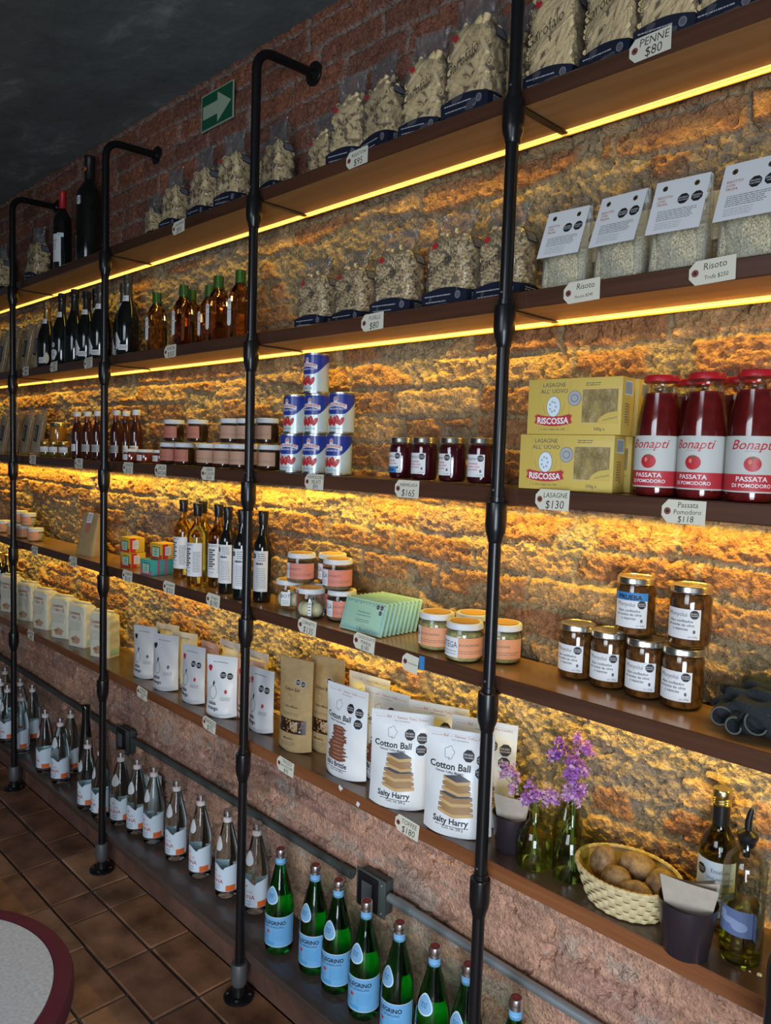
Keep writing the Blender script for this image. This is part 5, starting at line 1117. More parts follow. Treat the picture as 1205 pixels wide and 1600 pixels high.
LR = jar('low_red_jar', 0.034, 0.050, 'lid_white', 'red_pickle', 0.9, art=lambda b, f, h, r_: (b.arect(f, -0.012, 0.010, 0.020, 0.030, 'paper_white', 1, n=8), b.alines(f, -0.010, 0.013, 0.018, 0.027, 3, 'ink_soft', 2)), lidh=0.010)
for x, y, l in ((-2.7176, 0.040, 'leftmost low red jar, in front of the sauce bottles'), (-2.6183, 0.046, 'low red jar with white lid in the middle of its row'), (-2.5079, 0.050, 'low red jar with white lid, rightmost, touching the salmon-labelled jars')):
    place('lowred', LR, x, y, Z3, 0, l, 'jar', 'low red jars with white lids')
SA = jar('dark_jar', 0.035, 0.077, 'lid_white', 'dark_choc', 0.95, art=art_band('label_rust', 'Chutney', False, 0.45, 0.52, a=1.25)); SB = jar('dark_jar', 0.035, 0.077, 'lid_white', 'dark_choc', 0.95, art=art_band('label_tan', 'Cacao', False, 0.45, 0.52, a=1.25))
g = 'dark jars with salmon and tan labels'
for k, b_, x, y, z, rz, l in (
  ('sa', SA, -2.4631, 0.055, 0, -8, 'bottom-row dark jar with salmon label, farthest left'), ('sa', SA, -2.3364, 0.040, 0, -10, 'bottom-row dark jar with wide salmon label, second from the left'),
  ('sb_', SB, -2.3768, 0.118, 0, 0, 'bottom-row dark jar mostly hidden behind the second and third ones'), ('sb_', SB, -2.1909, 0.040, 0, 0, 'bottom-row dark jar with tan label, left of the middle one'),
  ('sb_', SB, -2.0997, 0.042, 0, 4, 'bottom-row dark jar with tan label, third from the second post'), ('sb_', SB, -2.0036, 0.040, 0, 4, 'bottom-row tan-labelled dark jar immediately left of the second post'),
  ('sb_', SB, -2.0368, 0.115, 0, 4, 'bottom-row dark jar behind the second pipe post'), ('sb_', SB, -1.8611, 0.045, 0, -4, 'bottom-row dark jar between the second pipe post and the blue tins'),
  ('sa', SA, -2.4237, 0.048, 1, -14, 'upper dark jar with salmon label, farthest left'), ('sa', SA, -2.2878, 0.060, 1, -22, 'upper dark jar with salmon label, second from the left'),
  ('sb_', SB, -2.0643, 0.045, 1, 2, 'upper dark jar with tan label, left of the second pipe post'), ('sb_', SB, -1.9986, 0.060, 1, 4, 'upper dark jar with tan label, cut by the second pipe post'),
  ('sb_', SB, -1.8878, 0.055, 1, -14, 'upper dark jar between the second pipe post and the tins')):
    place(k, b_, x, y, Z3+z*0.0786, rz, l, 'jar', g)
g = 'pyramid of blue and silver tomato tins'
for x, y, lv, rz, l in ((-1.778, 0.066, 0, 8, 'blue tomato tin, bottom row left'), (-1.678, 0.070, 0, -2, 'blue tomato tin, bottom row middle'), (-1.572, 0.066, 0, -8, 'blue tomato tin, bottom row right'),
   (-1.770, 0.070, 1, -16, 'blue tomato tin, middle row left'), (-1.678, 0.072, 1, -4, 'blue tomato tin, middle row centre, under the single top tin'), (-1.570, 0.070, 1, 0, 'blue tomato tin, middle row right'), (-1.682, 0.070, 2, -16, 'single blue tomato tin on top of the pyramid')):
    place('can', can, x, y, Z3+lv*0.1106, rz+20, l, 'tin', g)
g = 'purple jam jars with silver lids'
JA = jar('jam_jar', 0.0315, 0.103, 'lid_silver', 'jam', 0.97, art=art_manjolui(['mermelada', 'de frutos rojos', 'y vino tinto'], 'ink_red')); JT = jar('jam_jar', 0.0315, 0.103, 'lid_silver', 'jam', 0.97, art=art_manjolui(['mermelada', 'de frutos rojos', ''], 'ink_red', 'PRUEBA'))
for k, b_, x, y, rz, l in (('jamt', JT, -1.3423, 0.075, -6, 'purple jam jar with blue tape on its label'), ('jam', JA, -1.2544, 0.062, 2, 'purple jam jar second from the left, touching the taped one'),
   ('jam', JA, -1.1641, 0.060, -12, 'purple jam jar third from the left, label turned to the left'), ('jam', JA, -1.0762, 0.058, 4, 'purple jam jar beside the nearest pipe post')):
    place(k, b_, x, y, Z3, rz, l, 'jar', g)
g = 'yellow lasagne boxes in two stacks'
for x, y, lv, rz, l in ((-0.8372, 0.040, 0, 7, 'yellow lasagne box, front bottom, above the LASAGNE tag'), (-0.8259, 0.043, 1, 5, 'yellow lasagne box, front top'), (-0.8344, 0.103, 0, 7, 'yellow lasagne box, back bottom, mostly hidden'), (-0.8253, 0.105, 1, 5, 'yellow lasagne box, back top, its upper right corner showing')):
    place('lasagne', lasagne_box, x, y, Z3+lv*0.1102, rz, l, 'pasta box', g, scale=1.12)
g = 'passata bottles with red lids'
for x, y, rz, l in ((-0.6620, 0.052, 4, 'passata bottle nearest to the yellow boxes'), (-0.5772, 0.048, 2, 'passata bottle with torn label corner, middle of the front row'), (-0.4919, 0.046, 22, 'passata bottle at the right picture edge'),
   (-0.6435, 0.138, 0, 'passata bottle at the back between the first two front ones'), (-0.5553, 0.138, 0, 'passata bottle at the back between the last two front ones')):
    place('passata', passata, x, y, Z3, rz, l, 'passata bottle', g)

# ---- shelf 4
BT = dict(rad=0.0415, h=0.087)
J4p = jar('preserve_jar', 0.030, 0.052, 'lid_white', 'pale_cream', 0.9, art=art_band('label_peach', 'Untable', False, 0.45, 0.60, a=1.2))
g = 'small peach-labelled jars at the left end of the fourth shelf'
for x, y, lv, l in ((-4.1690, 0.060, 0, 'small peach-labelled jar at the left picture edge, lower row'), (-4.0035, 0.060, 0, 'small peach-labelled jar behind the farthest post, lower row'), (-3.8871, 0.064, 0, 'small peach-labelled jar right of the farthest post, lower row'), (-3.7324, 0.060, 0, 'small peach-labelled jar at the right end of the lower row'),
   (-3.9768, 0.075, 1, 'small peach-labelled jar behind the farthest post, upper row'), (-3.8308, 0.062, 1, 'small peach-labelled jar on top at the right')):
    place('j4p', J4p, x, y, Z4+lv*0.0632, 0, l, 'jar', g, scale=1.2)
place('kraftbag', kraft_bag, -3.1512, 0.075, Z4, 10, 'brown paper bag with white and red seal by the third post', 'paper bag')
place('teay', tea_box('box_yellow', 'box_red', False), -2.7700, 0.072, Z4, 4, 'yellow and red tea box, lower left of the little stack', 'tea box', 'tea boxes')
place('teay', None, -2.7712, 0.070, Z4+0.0578, 0, 'yellow and red tea box, upper left of the little stack', 'tea box', 'tea boxes')
place('teay', None, -2.5497, 0.080, Z4+0.0578, 6, 'yellow and red tea box, upper right, on top of the striped teal box', 'tea box', 'tea boxes')
place('teat', tea_box('box_teal', 'box_pink', True), -2.5605, 0.060, Z4, 4, 'teal tea box with pink stripes, lower right of the little stack', 'tea box', 'tea boxes')
g = 'oil bottles with building-print labels'
for x, y, rz, l in ((-2.4397, 0.098, 0, 'oil bottle with white label, farthest left, beside the tea boxes'), (-2.2637, 0.050, 0, 'oil bottle with black building print, front of its group'), (-2.3592, 0.128, 0, 'oil bottle hidden at the back of its group'), (-2.208, 0.096, 20, 'oil bottle, right of its group, next to the dark bottles')):
    place('oilb', oil_bottle('golden_oil', 'black_plastic', 'paper_white', True), x, y, Z4, rz, l, 'oil bottle', g)
g = 'dark vinegar bottles on the fourth shelf'
for x, y, rz, l in ((-2.0998, 0.062, 4, 'dark vinegar bottle with white label, leftmost'), (-1.9904, 0.044, 6, 'dark vinegar bottle with white label, immediately left of the second pipe post'), (-1.9176, 0.070, 6, 'dark vinegar bottle with cream label, right of the second pipe post')):
    place('vinb', oil_bottle('black_glass', 'black_plastic', 'paper_white', False), x, y, Z4, rz, l, 'vinegar bottle', g)
def balls(n, m, rr):
    def ex(r, rad, h):
        rnd = random.Random(n)
        for k in range(n):
            a = 2*math.pi*k/n+0.4; b = MB(); bm = bmesh.new(); bmesh.ops.create_uvsphere(bm, u_segments=16, v_segments=10, radius=rr)
            for v in bm.verts: v.co.z *= 1.12; v.co += Vector((math.cos(a)*(rad-rr-0.003), math.sin(a)*(rad-rr-0.003), rr*1.15+0.003+(0.003 if k % 2 else 0)))
            b.bm(bm, m); bm.free(); b.build('filling', r)
    return ex
def red_strip(r, rad, h):
    balls(4, 'garlic', 0.0185)(r, rad, h); b = MB(); f = cyl(rad+0.0006); b.arect(f, -0.008, h*0.42, -0.002, h*0.94, 'ink_red', 2, n=2, nz=5); b.build('red_strip', r)
art_small = lambda b, f, h, rad: (b.arect(f, 0.012, h*0.14, 0.040, h*0.62, 'paper_white', 1, n=8), b.atext(f, 'BOT', 0.026, h*0.42, h*0.17, 'ink_blue', 2), b.alines(f, 0.015, h*0.18, 0.037, h*0.34, 3, 'ink_soft', 2, th=0.25))
mat('brine', (0.34, 0.30, 0.13), 0.15, coat=0.8, noise=((70, 70, 70), 0.6, 4)); mat('amaretti', (0.16, 0.12, 0.07), 0.6, noise=((70, 70, 70), 0.6, 4))
JB = jar('sweets_jar', 0.0415, 0.087, 'lid_white', 'amaretti', 0.80, art=art_band('label_salmon', 'AMARETTI', True, 0.42, 0.52, a=1.30), lidart='cork_kraft')
JBw = jar('sweets_jar', 0.0415, 0.087, 'lid_white', None, art=art_small, lidart='cork_kraft', extra=balls(4, 'garlic', 0.019)); JBr = jar('sweets_jar', 0.0415, 0.087, 'lid_white', None, art=lambda b, f, h, rad: (b.arect(f, 0.030, h*0.15, 0.040, h*0.60, 'paper_white', 1, n=4), b.alines(f, 0.031, h*0.18, 0.039, h*0.58, 4, 'ink_soft', 2)), lidart='cork_kraft', extra=red_strip)
g = 'white-lidded jars beside the mint packets'
st = 0.0882
for k, b_, x, y, z, rz, l in (('jbw', JBw, -1.7955, 0.082, 0, 0, 'white-lidded jar with pale balls and small blue-lettered label, lower left'), ('jbr', JBr, -1.650, 0.044, 0, 0, 'white-lidded jar with a red strip over its lid, lower front'), ('jb', JB, -1.577, 0.096, 0, -6, 'white-lidded jar with orange label, lower right beside the mint packets'),
   ('jb', JB, -1.700, 0.132, 0, 0, 'white-lidded jar hidden at the back of the lower layer'),
   ('jb', JB, -1.7221, 0.066, 1, -20, 'upper white-lidded jar with salmon label, left'), ('jb', JB, -1.663, 0.132, 1, -10, 'upper white-lidded jar at the back between the two others'), ('jb', JB, -1.5736, 0.075, 1, -8, 'upper white-lidded jar with salmon label, right')):
    place(k, b_, x, y, Z4+z*st, rz, l, 'jar', g, scale=0.985)
g = 'row of leaning mint green chocolate packets'
for k in range(9):
    x = -1.428+k*0.0008
    l = ('front mint green chocolate packet, its whole printed face showing' if k == 0 else 'rearmost mint green chocolate packet, at the right end of the row' if k == 8 else
         ['second', 'third', 'fourth', 'fifth', 'sixth', 'seventh', 'eighth'][k-1]+' mint green chocolate packet counted from the front one')
    place('mint', mint_pack, x, 0.030+k*0.0148, Z4+0.0012, 1.5, l, 'chocolate packet', g, tilt=(-17, 0), scale=0.98)
JO = jar('artichoke_jar', 0.0415, 0.087, 'lid_white', 'brine', 0.9, art=art_band('label_peach', 'ALCACHOFAS', True, 0.40, 0.50, a=1.30), lidart='cork_kraft', extra=balls(5, 'garlic', 0.012))
g = 'orange-labelled artichoke jars beside the nearest post'
for x, y, rz, l in ((-1.2042, 0.072, -34, 'orange-labelled artichoke jar, leftmost, label turned to the right'), (-1.145, 0.138, 0, 'orange-labelled artichoke jar hidden at the back'), (-1.096, 0.046, 4, 'orange-labelled artichoke jar in front, left of the nearest post'), (-1.034, 0.109, -26, 'orange-labelled artichoke jar cut by the nearest post')):
    place('artj', JO, x, y, Z4, rz, l, 'jar', g, scale=1.03)
AL = ['Ajos confitados', 'en aceite de oliva', 'y especias']; JG = jar('garlic_jar', 0.0385, 0.117, 'lid_silver', 'confit', 0.97, art=art_manjolui(AL)); JGt = jar('garlic_jar', 0.0385, 0.117, 'lid_silver', 'confit', 0.97, art=art_manjolui(AL, 'ink', 'PRUEBA', 'top'))
g = 'confit garlic jars with white labels on the fourth shelf'
for k, b_, x, y, lv, rz, l in (('jg', JG, -0.8561, 0.132, 0, 4, 'confit garlic jar, lower row, farthest left'), ('jg', JG, -0.7784, 0.128, 0, 12, 'confit garlic jar, lower row, second from the left'), ('jg', JG, -0.6970, 0.124, 0, 10, 'confit garlic jar, lower row, third from the left'), ('jg', JG, -0.6197, 0.120, 0, 4, 'confit garlic jar, lower row, farthest right'),
   ('jgt', JGt, -0.7281, 0.130, 1, 16, 'confit garlic jar with blue PRUEBA tape, upper row left'), ('jg', JG, -0.6146, 0.126, 1, 6, 'confit garlic jar, upper row right')):
    place(k, b_, x, y, Z4+lv*0.1180, rz, l, 'jar', g)

# dark towel crumpled at the right end of shelf 4
mat('towel', (0.016, 0.020, 0.024), 0.95, bump=(150, 0.8, 0.004)); mat('towel_hem', (0.075, 0.085, 0.075), 0.95, bump=(150, 0.6, 0.003))
def towel():
    r = root('crumpled_cloth'); b = MB()
    bm = bmesh.new(); bmesh.ops.create_icosphere(bm, subdivisions=5, radius=1)
    for v in bm.verts:
        p = v.co.copy(); n = 0.16*math.sin(p.x*7+p.y*3)*math.cos(p.z*6+p.x*2)+0.09*math.sin(p.y*13+p.z*5+p.x*4); q = 1+n
        v.co = Vector((p.x*0.085*q, p.y*0.055*q, max(0.0, 0.044+p.z*0.048*q)))
    b.bm(bm, 'towel'); bm.free(); b.build('cloth_heap', r, ang=80)
    for (cx, cy, rr, a0, ln) in ((-0.074, -0.040, 0.021, 0.3, 0.05), (-0.046, -0.062, 0.017, 1.4, 0.045), (-0.012, -0.052, 0.026, 0.9, 0.06), (0.040, -0.058, 0.020, 0.6, 0.08)):
        b = MB(); n = 26; vs = []
        for i in range(n+1):
            t = i/n; a = a0+t*5.0; q = rr*(1-0.45*t); vs.append((cx+q*math.cos(a), cz_ := rr+0.002+q*math.sin(a)))
        b.grid(lambda u, v: (vs[int(round(u*n))][0]+0.010*v, cy+v*ln, max(0.001, vs[int(round(u*n))][1]+0.016*v)), n, 4, 'towel'); b.tube([(x_, cy, max(0.002, z_)) for x_, z_ in vs], 0.0019, 'towel_hem', 6)
        b.grid(lambda u, v: (vs[int(round(u*n))][0]*1.0+0.010*v-0.0016, cy+v*ln, max(0.001, vs[int(round(u*n))][1]+0.016*v+0.0016)), n, 4, 'towel'); b.build('rolled_fold', r, ang=80)
    return r
place('towel', towel, -0.4461, 0.092, Z4, 8, 'crumpled dark cloth with grey hems on the shelf of garlic jars', 'cloth')

# ---- shelf 5
g = 'paper flour bags at the left of the lowest lit shelf'
for x, y, rz, l in ((-4.1360, 0.090, 20, 'paper flour bag at the left picture edge, behind the farthest post'), (-3.8891, 0.086, 20, 'paper flour bag, first to the right of the farthest post'), (-3.6625, 0.080, 16, 'paper flour bag, second to the right of the farthest post'), (-3.4426, 0.082, 22, 'paper flour bag third to the right of the farthest post'), (-3.2495, 0.080, 17, 'paper flour bag, second to the left of the third post'), (-3.0331, 0.082, 20, 'paper flour bag standing behind the third post')):
    place('flour', flour_bag, x, y, Z5, rz, l, 'flour bag', g)
g = 'small dark bottles behind the flour bags'
for x, l in ((-4.5109, 'small dark bottle at the left picture edge behind the flour bags'), (-4.3992, 'small dark bottle left of the farthest post behind the flour bags')):
    place('swd', lambda: wine(0.26, 'gold_metal')(), x, 0.155, Z5, 0, l, 'bottle', g)
def sp_(k, body, acc, o8, x, y, rz, l, tilt=(0, 0), sc=1.0, w=0.112, h=0.196): place(k, pouch('snack_pouch', w, h, 0.052, body, draw_snack(acc, o8), seed=hash(k) % 7 if False else len(k)), x, y, Z5, rz, l, 'snack pouch', 'snack pouches on the lowest lit shelf', tilt, sc)
sp_('pg', 'pouch_grey', 'ink', False, -2.6494, 0.066, 22, 'pale grey snack pouch with black print, farthest left')
sp_('pc', 'pouch_cream', 'ink', False, -2.6148, 0.138, 18, 'cream snack pouch at the back, left one of the two', sc=1.02)
sp_('pc', 'pouch_cream', 'ink', False, -2.4599, 0.122, 20, 'cream snack pouch at the back, right one of the two', sc=1.02)
sp_('pgf', 'pouch_grey', 'ink', False, -2.4706, 0.052, 22, 'grey snack pouch with crumpled top, front of its group', sc=1.02)
sp_('pr', 'pouch_grey', 'tomato_red', True, -2.2853, 0.056, 12, 'grey snack pouch turned sideways with red drop, right of the cream ones')
sp_('pco', 'pouch_coral', 'tomato_red', True, -2.2941, 0.124, 0, 'coral snack pouch peeking out behind the white one')
sp_('pw', 'pouch_white', 'tomato_red', True, -2.1054, 0.054, 26, 'white snack pouch turned to the camera with pink print, left of the second post', sc=1.02)
sp_('pco', 'pouch_coral', 'tomato_red', True, -2.0156, 0.104, 14, 'coral-tinted snack pouch immediately left of the second post')
sp_('pgb', 'pouch_grey', 'ink_soft', True, -2.2355, 0.166, 2, 'dim grey snack pouch at the back left of the second post', sc=1.05)
sp_('pr', 'pouch_grey', 'tomato_red', True, -1.9161, 0.076, 6, 'grey snack pouch immediately right of the second post')
sp_('pgb', 'pouch_grey', 'ink_soft', True, -2.0736, 0.168, 4, 'dim grey snack pouch at the back, behind the second post', sc=1.04)
g = 'kraft brown pouches with clear window'
KP = pouch('kraft_pouch', 0.124, 0.270, 0.060, 'kraft', draw_kraft, zf=0.9, seed=3)
place('kp', KP, -1.7284, 0.064, Z5, 12, 'kraft brown pouch with dark window, the front left one', 'pouch', g)
place('kp', KP, -1.6657, 0.128, Z5, 10, 'kraft brown pouch with dark window, the back right one', 'pouch', g, scale=1.03)
g = 'white peach-topped brittle pouches'; g2 = 'white peach-topped toffee pouches'
CB = pouch('toffee_pouch', 0.152, 0.245, 0.066, 'pouch_white', draw_cotton("Ida's Brittle", 'brittle'), seed=5); CT = pouch('toffee_pouch', 0.158, 0.238, 0.066, 'pouch_white', draw_cotton('Salty Harry', 'toffee'), seed=6)
place('cb', CB, -1.4967, 0.056, Z5, 4, 'white pouch with brown brittle picture, the front one on the left', 'pouch', g)
place('cb', CB, -1.4077, 0.116, Z5, 8, 'white pouch with brown brittle picture, the one behind on the right', 'pouch', g, scale=1.0)
place('cb', CB, -1.5357, 0.172, Z5, 6, 'white peach-topped pouch at the very back left, only its top edge showing', 'pouch', g, scale=1.0)
place('ct', CT, -1.2761, 0.040, Z5, 30, 'white toffee pouch showing its whole front, standing free left of the nearest post', 'pouch', g2)
place('ct', CT, -1.0917, 0.042, Z5, 26, 'white toffee pouch in the front row, partly behind the nearest post', 'pouch', g2, scale=1.02)
place('ct', CT, -1.2420, 0.135, Z5, 20, 'white toffee pouch at the back between the two front ones', 'pouch', g2, scale=1.03)
place('ct', CT, -1.0922, 0.130, Z5, 20, 'white toffee pouch at the back, right behind the nearest post', 'pouch', g2, scale=1.04)

# cups with folded kraft napkins
mat('cup_black', (0.022, 0.016, 0.022), 0.38, coat=0.25); mat('napkin', (0.36, 0.31, 0.25), 0.8, noise=((50, 50, 50), 0.08, 4))
def cup():
    r = root('napkin_cup'); o = [(0.0360, 0.0), (0.0385, 0.002), (0.0510, 0.094), (0.0512, 0.096), (0.0500, 0.0965), (0.0488, 0.094), (0.0375, 0.006), (0.001, 0.005)]
    MB().lathe(o, 'cup_black', 40).build('cup_body', r, ang=50); return r
def napkin(k, h):
    b = MB(); y = -0.014+0.0060*k; tw = R(-8+4*k)
    def fn(u, v, e=0.0):
        z = 0.008+v*(h-0.005*k+0.012*(u if k % 2 else 1-u)); wd = 0.024+0.022*z/h; x = (u-0.5)*2*wd; yy = y+0.006*math.cos(x*34)*(-1)*(1-0.3*v)+0.018*v*(k-2)*0.35
        c, s_ = math.cos(tw), math.sin(tw); return (x*c-yy*s_, x*s_+yy*c+e, z)
    b.grid(fn, 12, 12, 'napkin'); b.grid(lambda u, v: fn(1-u, v, 0.0012), 12, 12, 'napkin'); return b.build('napkin', None, ang=60)
def fill_cup(cx, cy, rz, h, n, words_, grp, sc=1.0):
    for k in range(n):
        o = napkin(k, h); o.location = (cx, cy, Z5+0.004); o.rotation_euler = (0, 0, R(rz)); o.scale = (sc,)*3; tag(o, words_[k], 'napkin', grp)
place('cup', cup, -0.541, 0.022, Z5, 0, 'black cup holding kraft napkins in front of the oil bottles', 'cup')
fill_cup(-0.541, 0.022, 32, 0.122, 5, ['foremost kraft napkin in the cup by the oil bottles', 'second kraft napkin from the front in the cup by the oil bottles', 'middle kraft napkin in the cup by the oil bottles', 'second kraft napkin from the back in the cup by the oil bottles', 'rearmost kraft napkin in the cup by the oil bottles'], 'folded kraft napkins in the cup by the oil bottles')
place('cup', None, -0.966, 0.078, Z5, 0, 'black cup immediately right of the nearest pipe post, behind the flower bottles', 'cup', scale=0.86)
fill_cup(-0.966, 0.078, 40, 0.135, 3, ['front kraft napkin in the cup next to the nearest post', 'middle kraft napkin in the cup next to the nearest post', 'back kraft napkin in the cup next to the nearest post'], 'folded kraft napkins in the cup next to the nearest post', 0.82)

# flower bottles and sprigs
def vase(H, rb):
    def mk():
        r = root('flower_bottle'); s = H/0.13
        MB().lathe([(rb*0.85, 0.0), (rb*0.97, 0.0015), (rb, 0.007), (rb*0.99, 0.055*s), (rb*0.86, 0.074*s), (rb*0.50, 0.092*s), (rb*0.36, 0.100*s), (rb*0.34, 0.126*s), (rb*0.40, 0.1265*s), (rb*0.41, 0.130*s)], 'vase_glass', 32, cap1=False).build('glass_body', r, ang=60)
        MB().lathe([(rb*0.78, 0.0022), (rb*0.93, 0.004), (rb*0.95, 0.008), (rb*0.94, 0.046*s)], 'vase_water', 28).build('water', r, ang=60); return r
    return mk
mat('stem', (0.10, 0.17, 0.03), 0.6); mat('blossom', (0.36, 0.12, 0.46), 0.7); mat('blossom_deep', (0.10, 0.03, 0.30), 0.7); mat('blossom_pale', (0.58, 0.34, 0.52), 0.7)
film('vase_water', (0.80, 0.86, 0.60), 0.25, 0.05, base=0.03)
def sprig(seed, H, lean, m2='blossom', vh=0.128):
    def mk():
        rnd = random.Random(seed); r = root('flower_sprig'); b = MB(); tips = []
        p0 = Vector((rnd.uniform(-.012, .012), rnd.uniform(-.012, .012), 0.008)); neck = Vector((rnd.uniform(-.004, .004), rnd.uniform(-.004, .004), vh+0.004)); top = Vector((lean[0]*0.6, lean[1]*0.6, max(H*0.72, vh+0.014)))
        n0 = Vector((neck.x*0.8, neck.y*0.8, vh*0.72))
        b.tube([p0, p0.lerp(n0, 0.6), n0, neck, (neck+top)/2+Vector((0, 0, 0.002)), top], 0.0011, 'stem', 6)
        for k in range(6):
            d = Vector((lean[0]+rnd.uniform(-.017, .017), lean[1]+rnd.uniform(-.015, .015), H-rnd.uniform(0, 0.038))); s0 = neck.lerp(top, rnd.uniform(0.55, 1)); b.tube([s0, s0.lerp(d, 0.5)+Vector((0, 0, -.003)), d], 0.0007, 'stem', 5); tips.append(d)
        b.build('stem', r)
        b = MB()
        for t in tips:
            for q in range(26):
                c = t+Vector((rnd.gauss(0, .0050), rnd.gauss(0, .0048), rnd.gauss(0.001, .0062))); m = rnd.choice([m2, m2, 'blossom', 'blossom_pale']); s_ = rnd.uniform(.0028, .0048)
                ax = Vector((rnd.gauss(0, 1), rnd.gauss(0, 1), rnd.gauss(0.6, 1))).normalized(); u = ax.orthogonal().normalized(); w_ = ax.cross(u); vs = [c-ax*s_*0.8]
                for j in range(10): a = 2*math.pi*j/10; rr = s_*(1.25 if j % 2 else 0.65); vs.append(c+u*rr*math.cos(a)+w_*rr*math.sin(a)+ax*s_*(0.3 if j % 2 else 0))
                vs.append(c+ax*s_*0.1); b.add(vs, [(0, 1+(j+1) % 10, 1+j) for j in range(10)]+[(11, 1+j, 1+(j+1) % 10) for j in range(10)], m)
        o = b.build('blossom', r, smooth=False); o['kind'] = 'stuff'; return r
    return mk
V1, V2, V3 = (-0.893, 0.062), (-0.815, 0.080), (-0.862, 0.138)
place('v1', vase(0.128, 0.038), V1[0], V1[1], Z5, 0, 'squat greenish flower bottle beside the black cup', 'vase')
place('v2', vase(0.150, 0.038), V2[0], V2[1], Z5, 0, 'greenish glass flower bottle nearest to the potato basket', 'vase')
place('v3', vase(0.162, 0.032), V3[0], V3[1], Z5, 0, 'greenish glass flower bottle at the back between the two others', 'vase')
for k, (v, sd, H, ln, m2, l) in enumerate(((V1, 1, 0.175, (-0.005, -0.005), 'blossom', 'pink-purple flower sprig rising from the left bottle'), (V1, 2, 0.178, (0.028, 0.0), 'blossom_pale', 'pale pink sprig leaning right out of the left bottle'), (V1, 7, 0.185, (-0.070, 0.0), 'blossom_pale', 'thin sprig arching left out of the left bottle towards the post'),
    (V3, 3, 0.255, (-0.030, 0.0), 'blossom_deep', 'deep violet sprig at the upper left of the bouquet'), (V3, 4, 0.280, (0.030, 0.0), 'blossom', 'tallest purple sprig at the top of the bouquet'), (V2, 5, 0.225, (0.006, 0.0), 'blossom', 'purple sprig above the bottle nearest the basket'), (V2, 6, 0.200, (0.004, -0.010), 'blossom_pale', 'low pink sprig right above the neck nearest the basket'), (V2, 8, 0.250, (0.0, 0.010), 'blossom', 'purple sprig at the upper right of the bouquet'))):
    place('sp%d' % k, sprig(sd, H, ln, m2, {V1: 0.128, V2: 0.150, V3: 0.162}[v]), v[0], v[1], Z5+0.001, 0, l, 'flower sprig', None)

# basket of potatoes
mat('palm', (0.60, 0.49, 0.27), 0.7); mat('palm_b', (0.50, 0.40, 0.21), 0.7)
BX, BY = -0.6859, 0.078
def basket():
    r = root('woven_basket'); ra, rb_, h = 0.103, 0.084, 0.066; b = MB(); NS, NR = 40, 6
    for j in range(NR):
        for i in range(NS):
            a0, a1 = 2*math.pi*i/NS, 2*math.pi*(i+1)/NS; up_ = (i+j) % 2; n = 4
            def fn(u, v):
                a = a0+(a1-a0)*(u*1.06-0.03); z = (j+v)/NR; k = 0.74+0.26*z**0.8; bl = math.sin(math.pi*u)*(0.0024 if up_ else -0.0012)+math.sin(math.pi*v)*0.0008
                return ((ra*k+bl)*math.cos(a), (rb_*k+bl)*math.sin(a), 0.002+z*h)
            b.grid(fn, n, 3, 'palm' if up_ else 'palm_b')
    b.grid(lambda u, v: ((ra*(0.74+0.26*v**0.8)-0.0022)*math.cos(-2*math.pi*u), (rb_*(0.74+0.26*v**0.8)-0.0022)*math.sin(-2*math.pi*u), 0.002+v*h), 60, 6, 'palm_b', wrapu=True)
    b.add([(ra*0.75*math.cos(2*math.pi*i/40), rb_*0.75*math.sin(2*math.pi*i/40), 0.0022) for i in range(40)], [tuple(range(40))], 'palm_b'); b.build('woven_body', r, ang=50)
    b = MB(); b.tube([(ra*1.0*math.cos(2*math.pi*i/60), rb_*1.0*math.sin(2*math.pi*i/60), h+0.003) for i in range(61)], 0.0036, 'palm', 8, caps=False)
    for i in range(60):
        a = 2*math.pi*i/60; c = Vector((ra*math.cos(a), rb_*math.sin(a), h+0.003)); t = Vector((-ra*math.sin(a), rb_*math.cos(a), 0)).normalized()*0.0035; b.tube([c-t, c+t*0.2+Vector((0, 0, 0.0006)), c+t], 0.0043, 'palm_b' if i % 2 else 'palm', 6)
    b.build('rim', r); return r
place('basket', basket, BX, BY, Z5, 0, 'round woven palm basket full of potatoes', 'basket')
m = mat('potato_skin', (0.27, 0.165, 0.085), 0.75, bump=(70, 0.35, 0.003)); nt = m.node_tree; bs = nt.nodes['Principled BSDF']
tc = nt.nodes.new('ShaderNodeTexCoord'); nz = nt.nodes.new('ShaderNodeTexNoise'); nz.inputs['Scale'].default_value = 34; nz.inputs['Detail'].default_value = 8; nz.inputs['Roughness'].default_value = 0.7; nt.links.new(tc.outputs['Object'], nz.inputs['Vector'])
cr = nt.nodes.new('ShaderNodeValToRGB'); e = cr.color_ramp.elements; e[0].position = 0.36; e[0].color = (0.10, 0.058, 0.030, 1); e[1].position = 0.60; e[1].color = (0.36, 0.235, 0.120, 1); nt.links.new(nz.outputs['Fac'], cr.inputs[0]); nt.links.new(cr.outputs[0], bs.inputs['Base Color'])
def potato(sd, a, b_, c):
    rnd = random.Random(sd); bm = bmesh.new(); bmesh.ops.create_icosphere(bm, subdivisions=4, radius=1); ph = [rnd.uniform(0, 6) for _ in range(6)]
    for v in bm.verts:
        p = v.co; q = 1+0.05*math.sin(p.x*2.5+ph[0])*math.sin(p.y*3+ph[1])+0.035*math.sin(p.z*4+ph[2]+p.x*3)+0.015*math.sin(p.x*9+ph[3])*math.sin(p.z*8+ph[4]); v.co = Vector((p.x*a*q, p.y*b_*q, p.z*c*q))
    m_ = MB().bm(bm, 'potato_skin'); bm.free(); return m_.build('potato', None, ang=80)
g = 'potatoes in the woven basket'
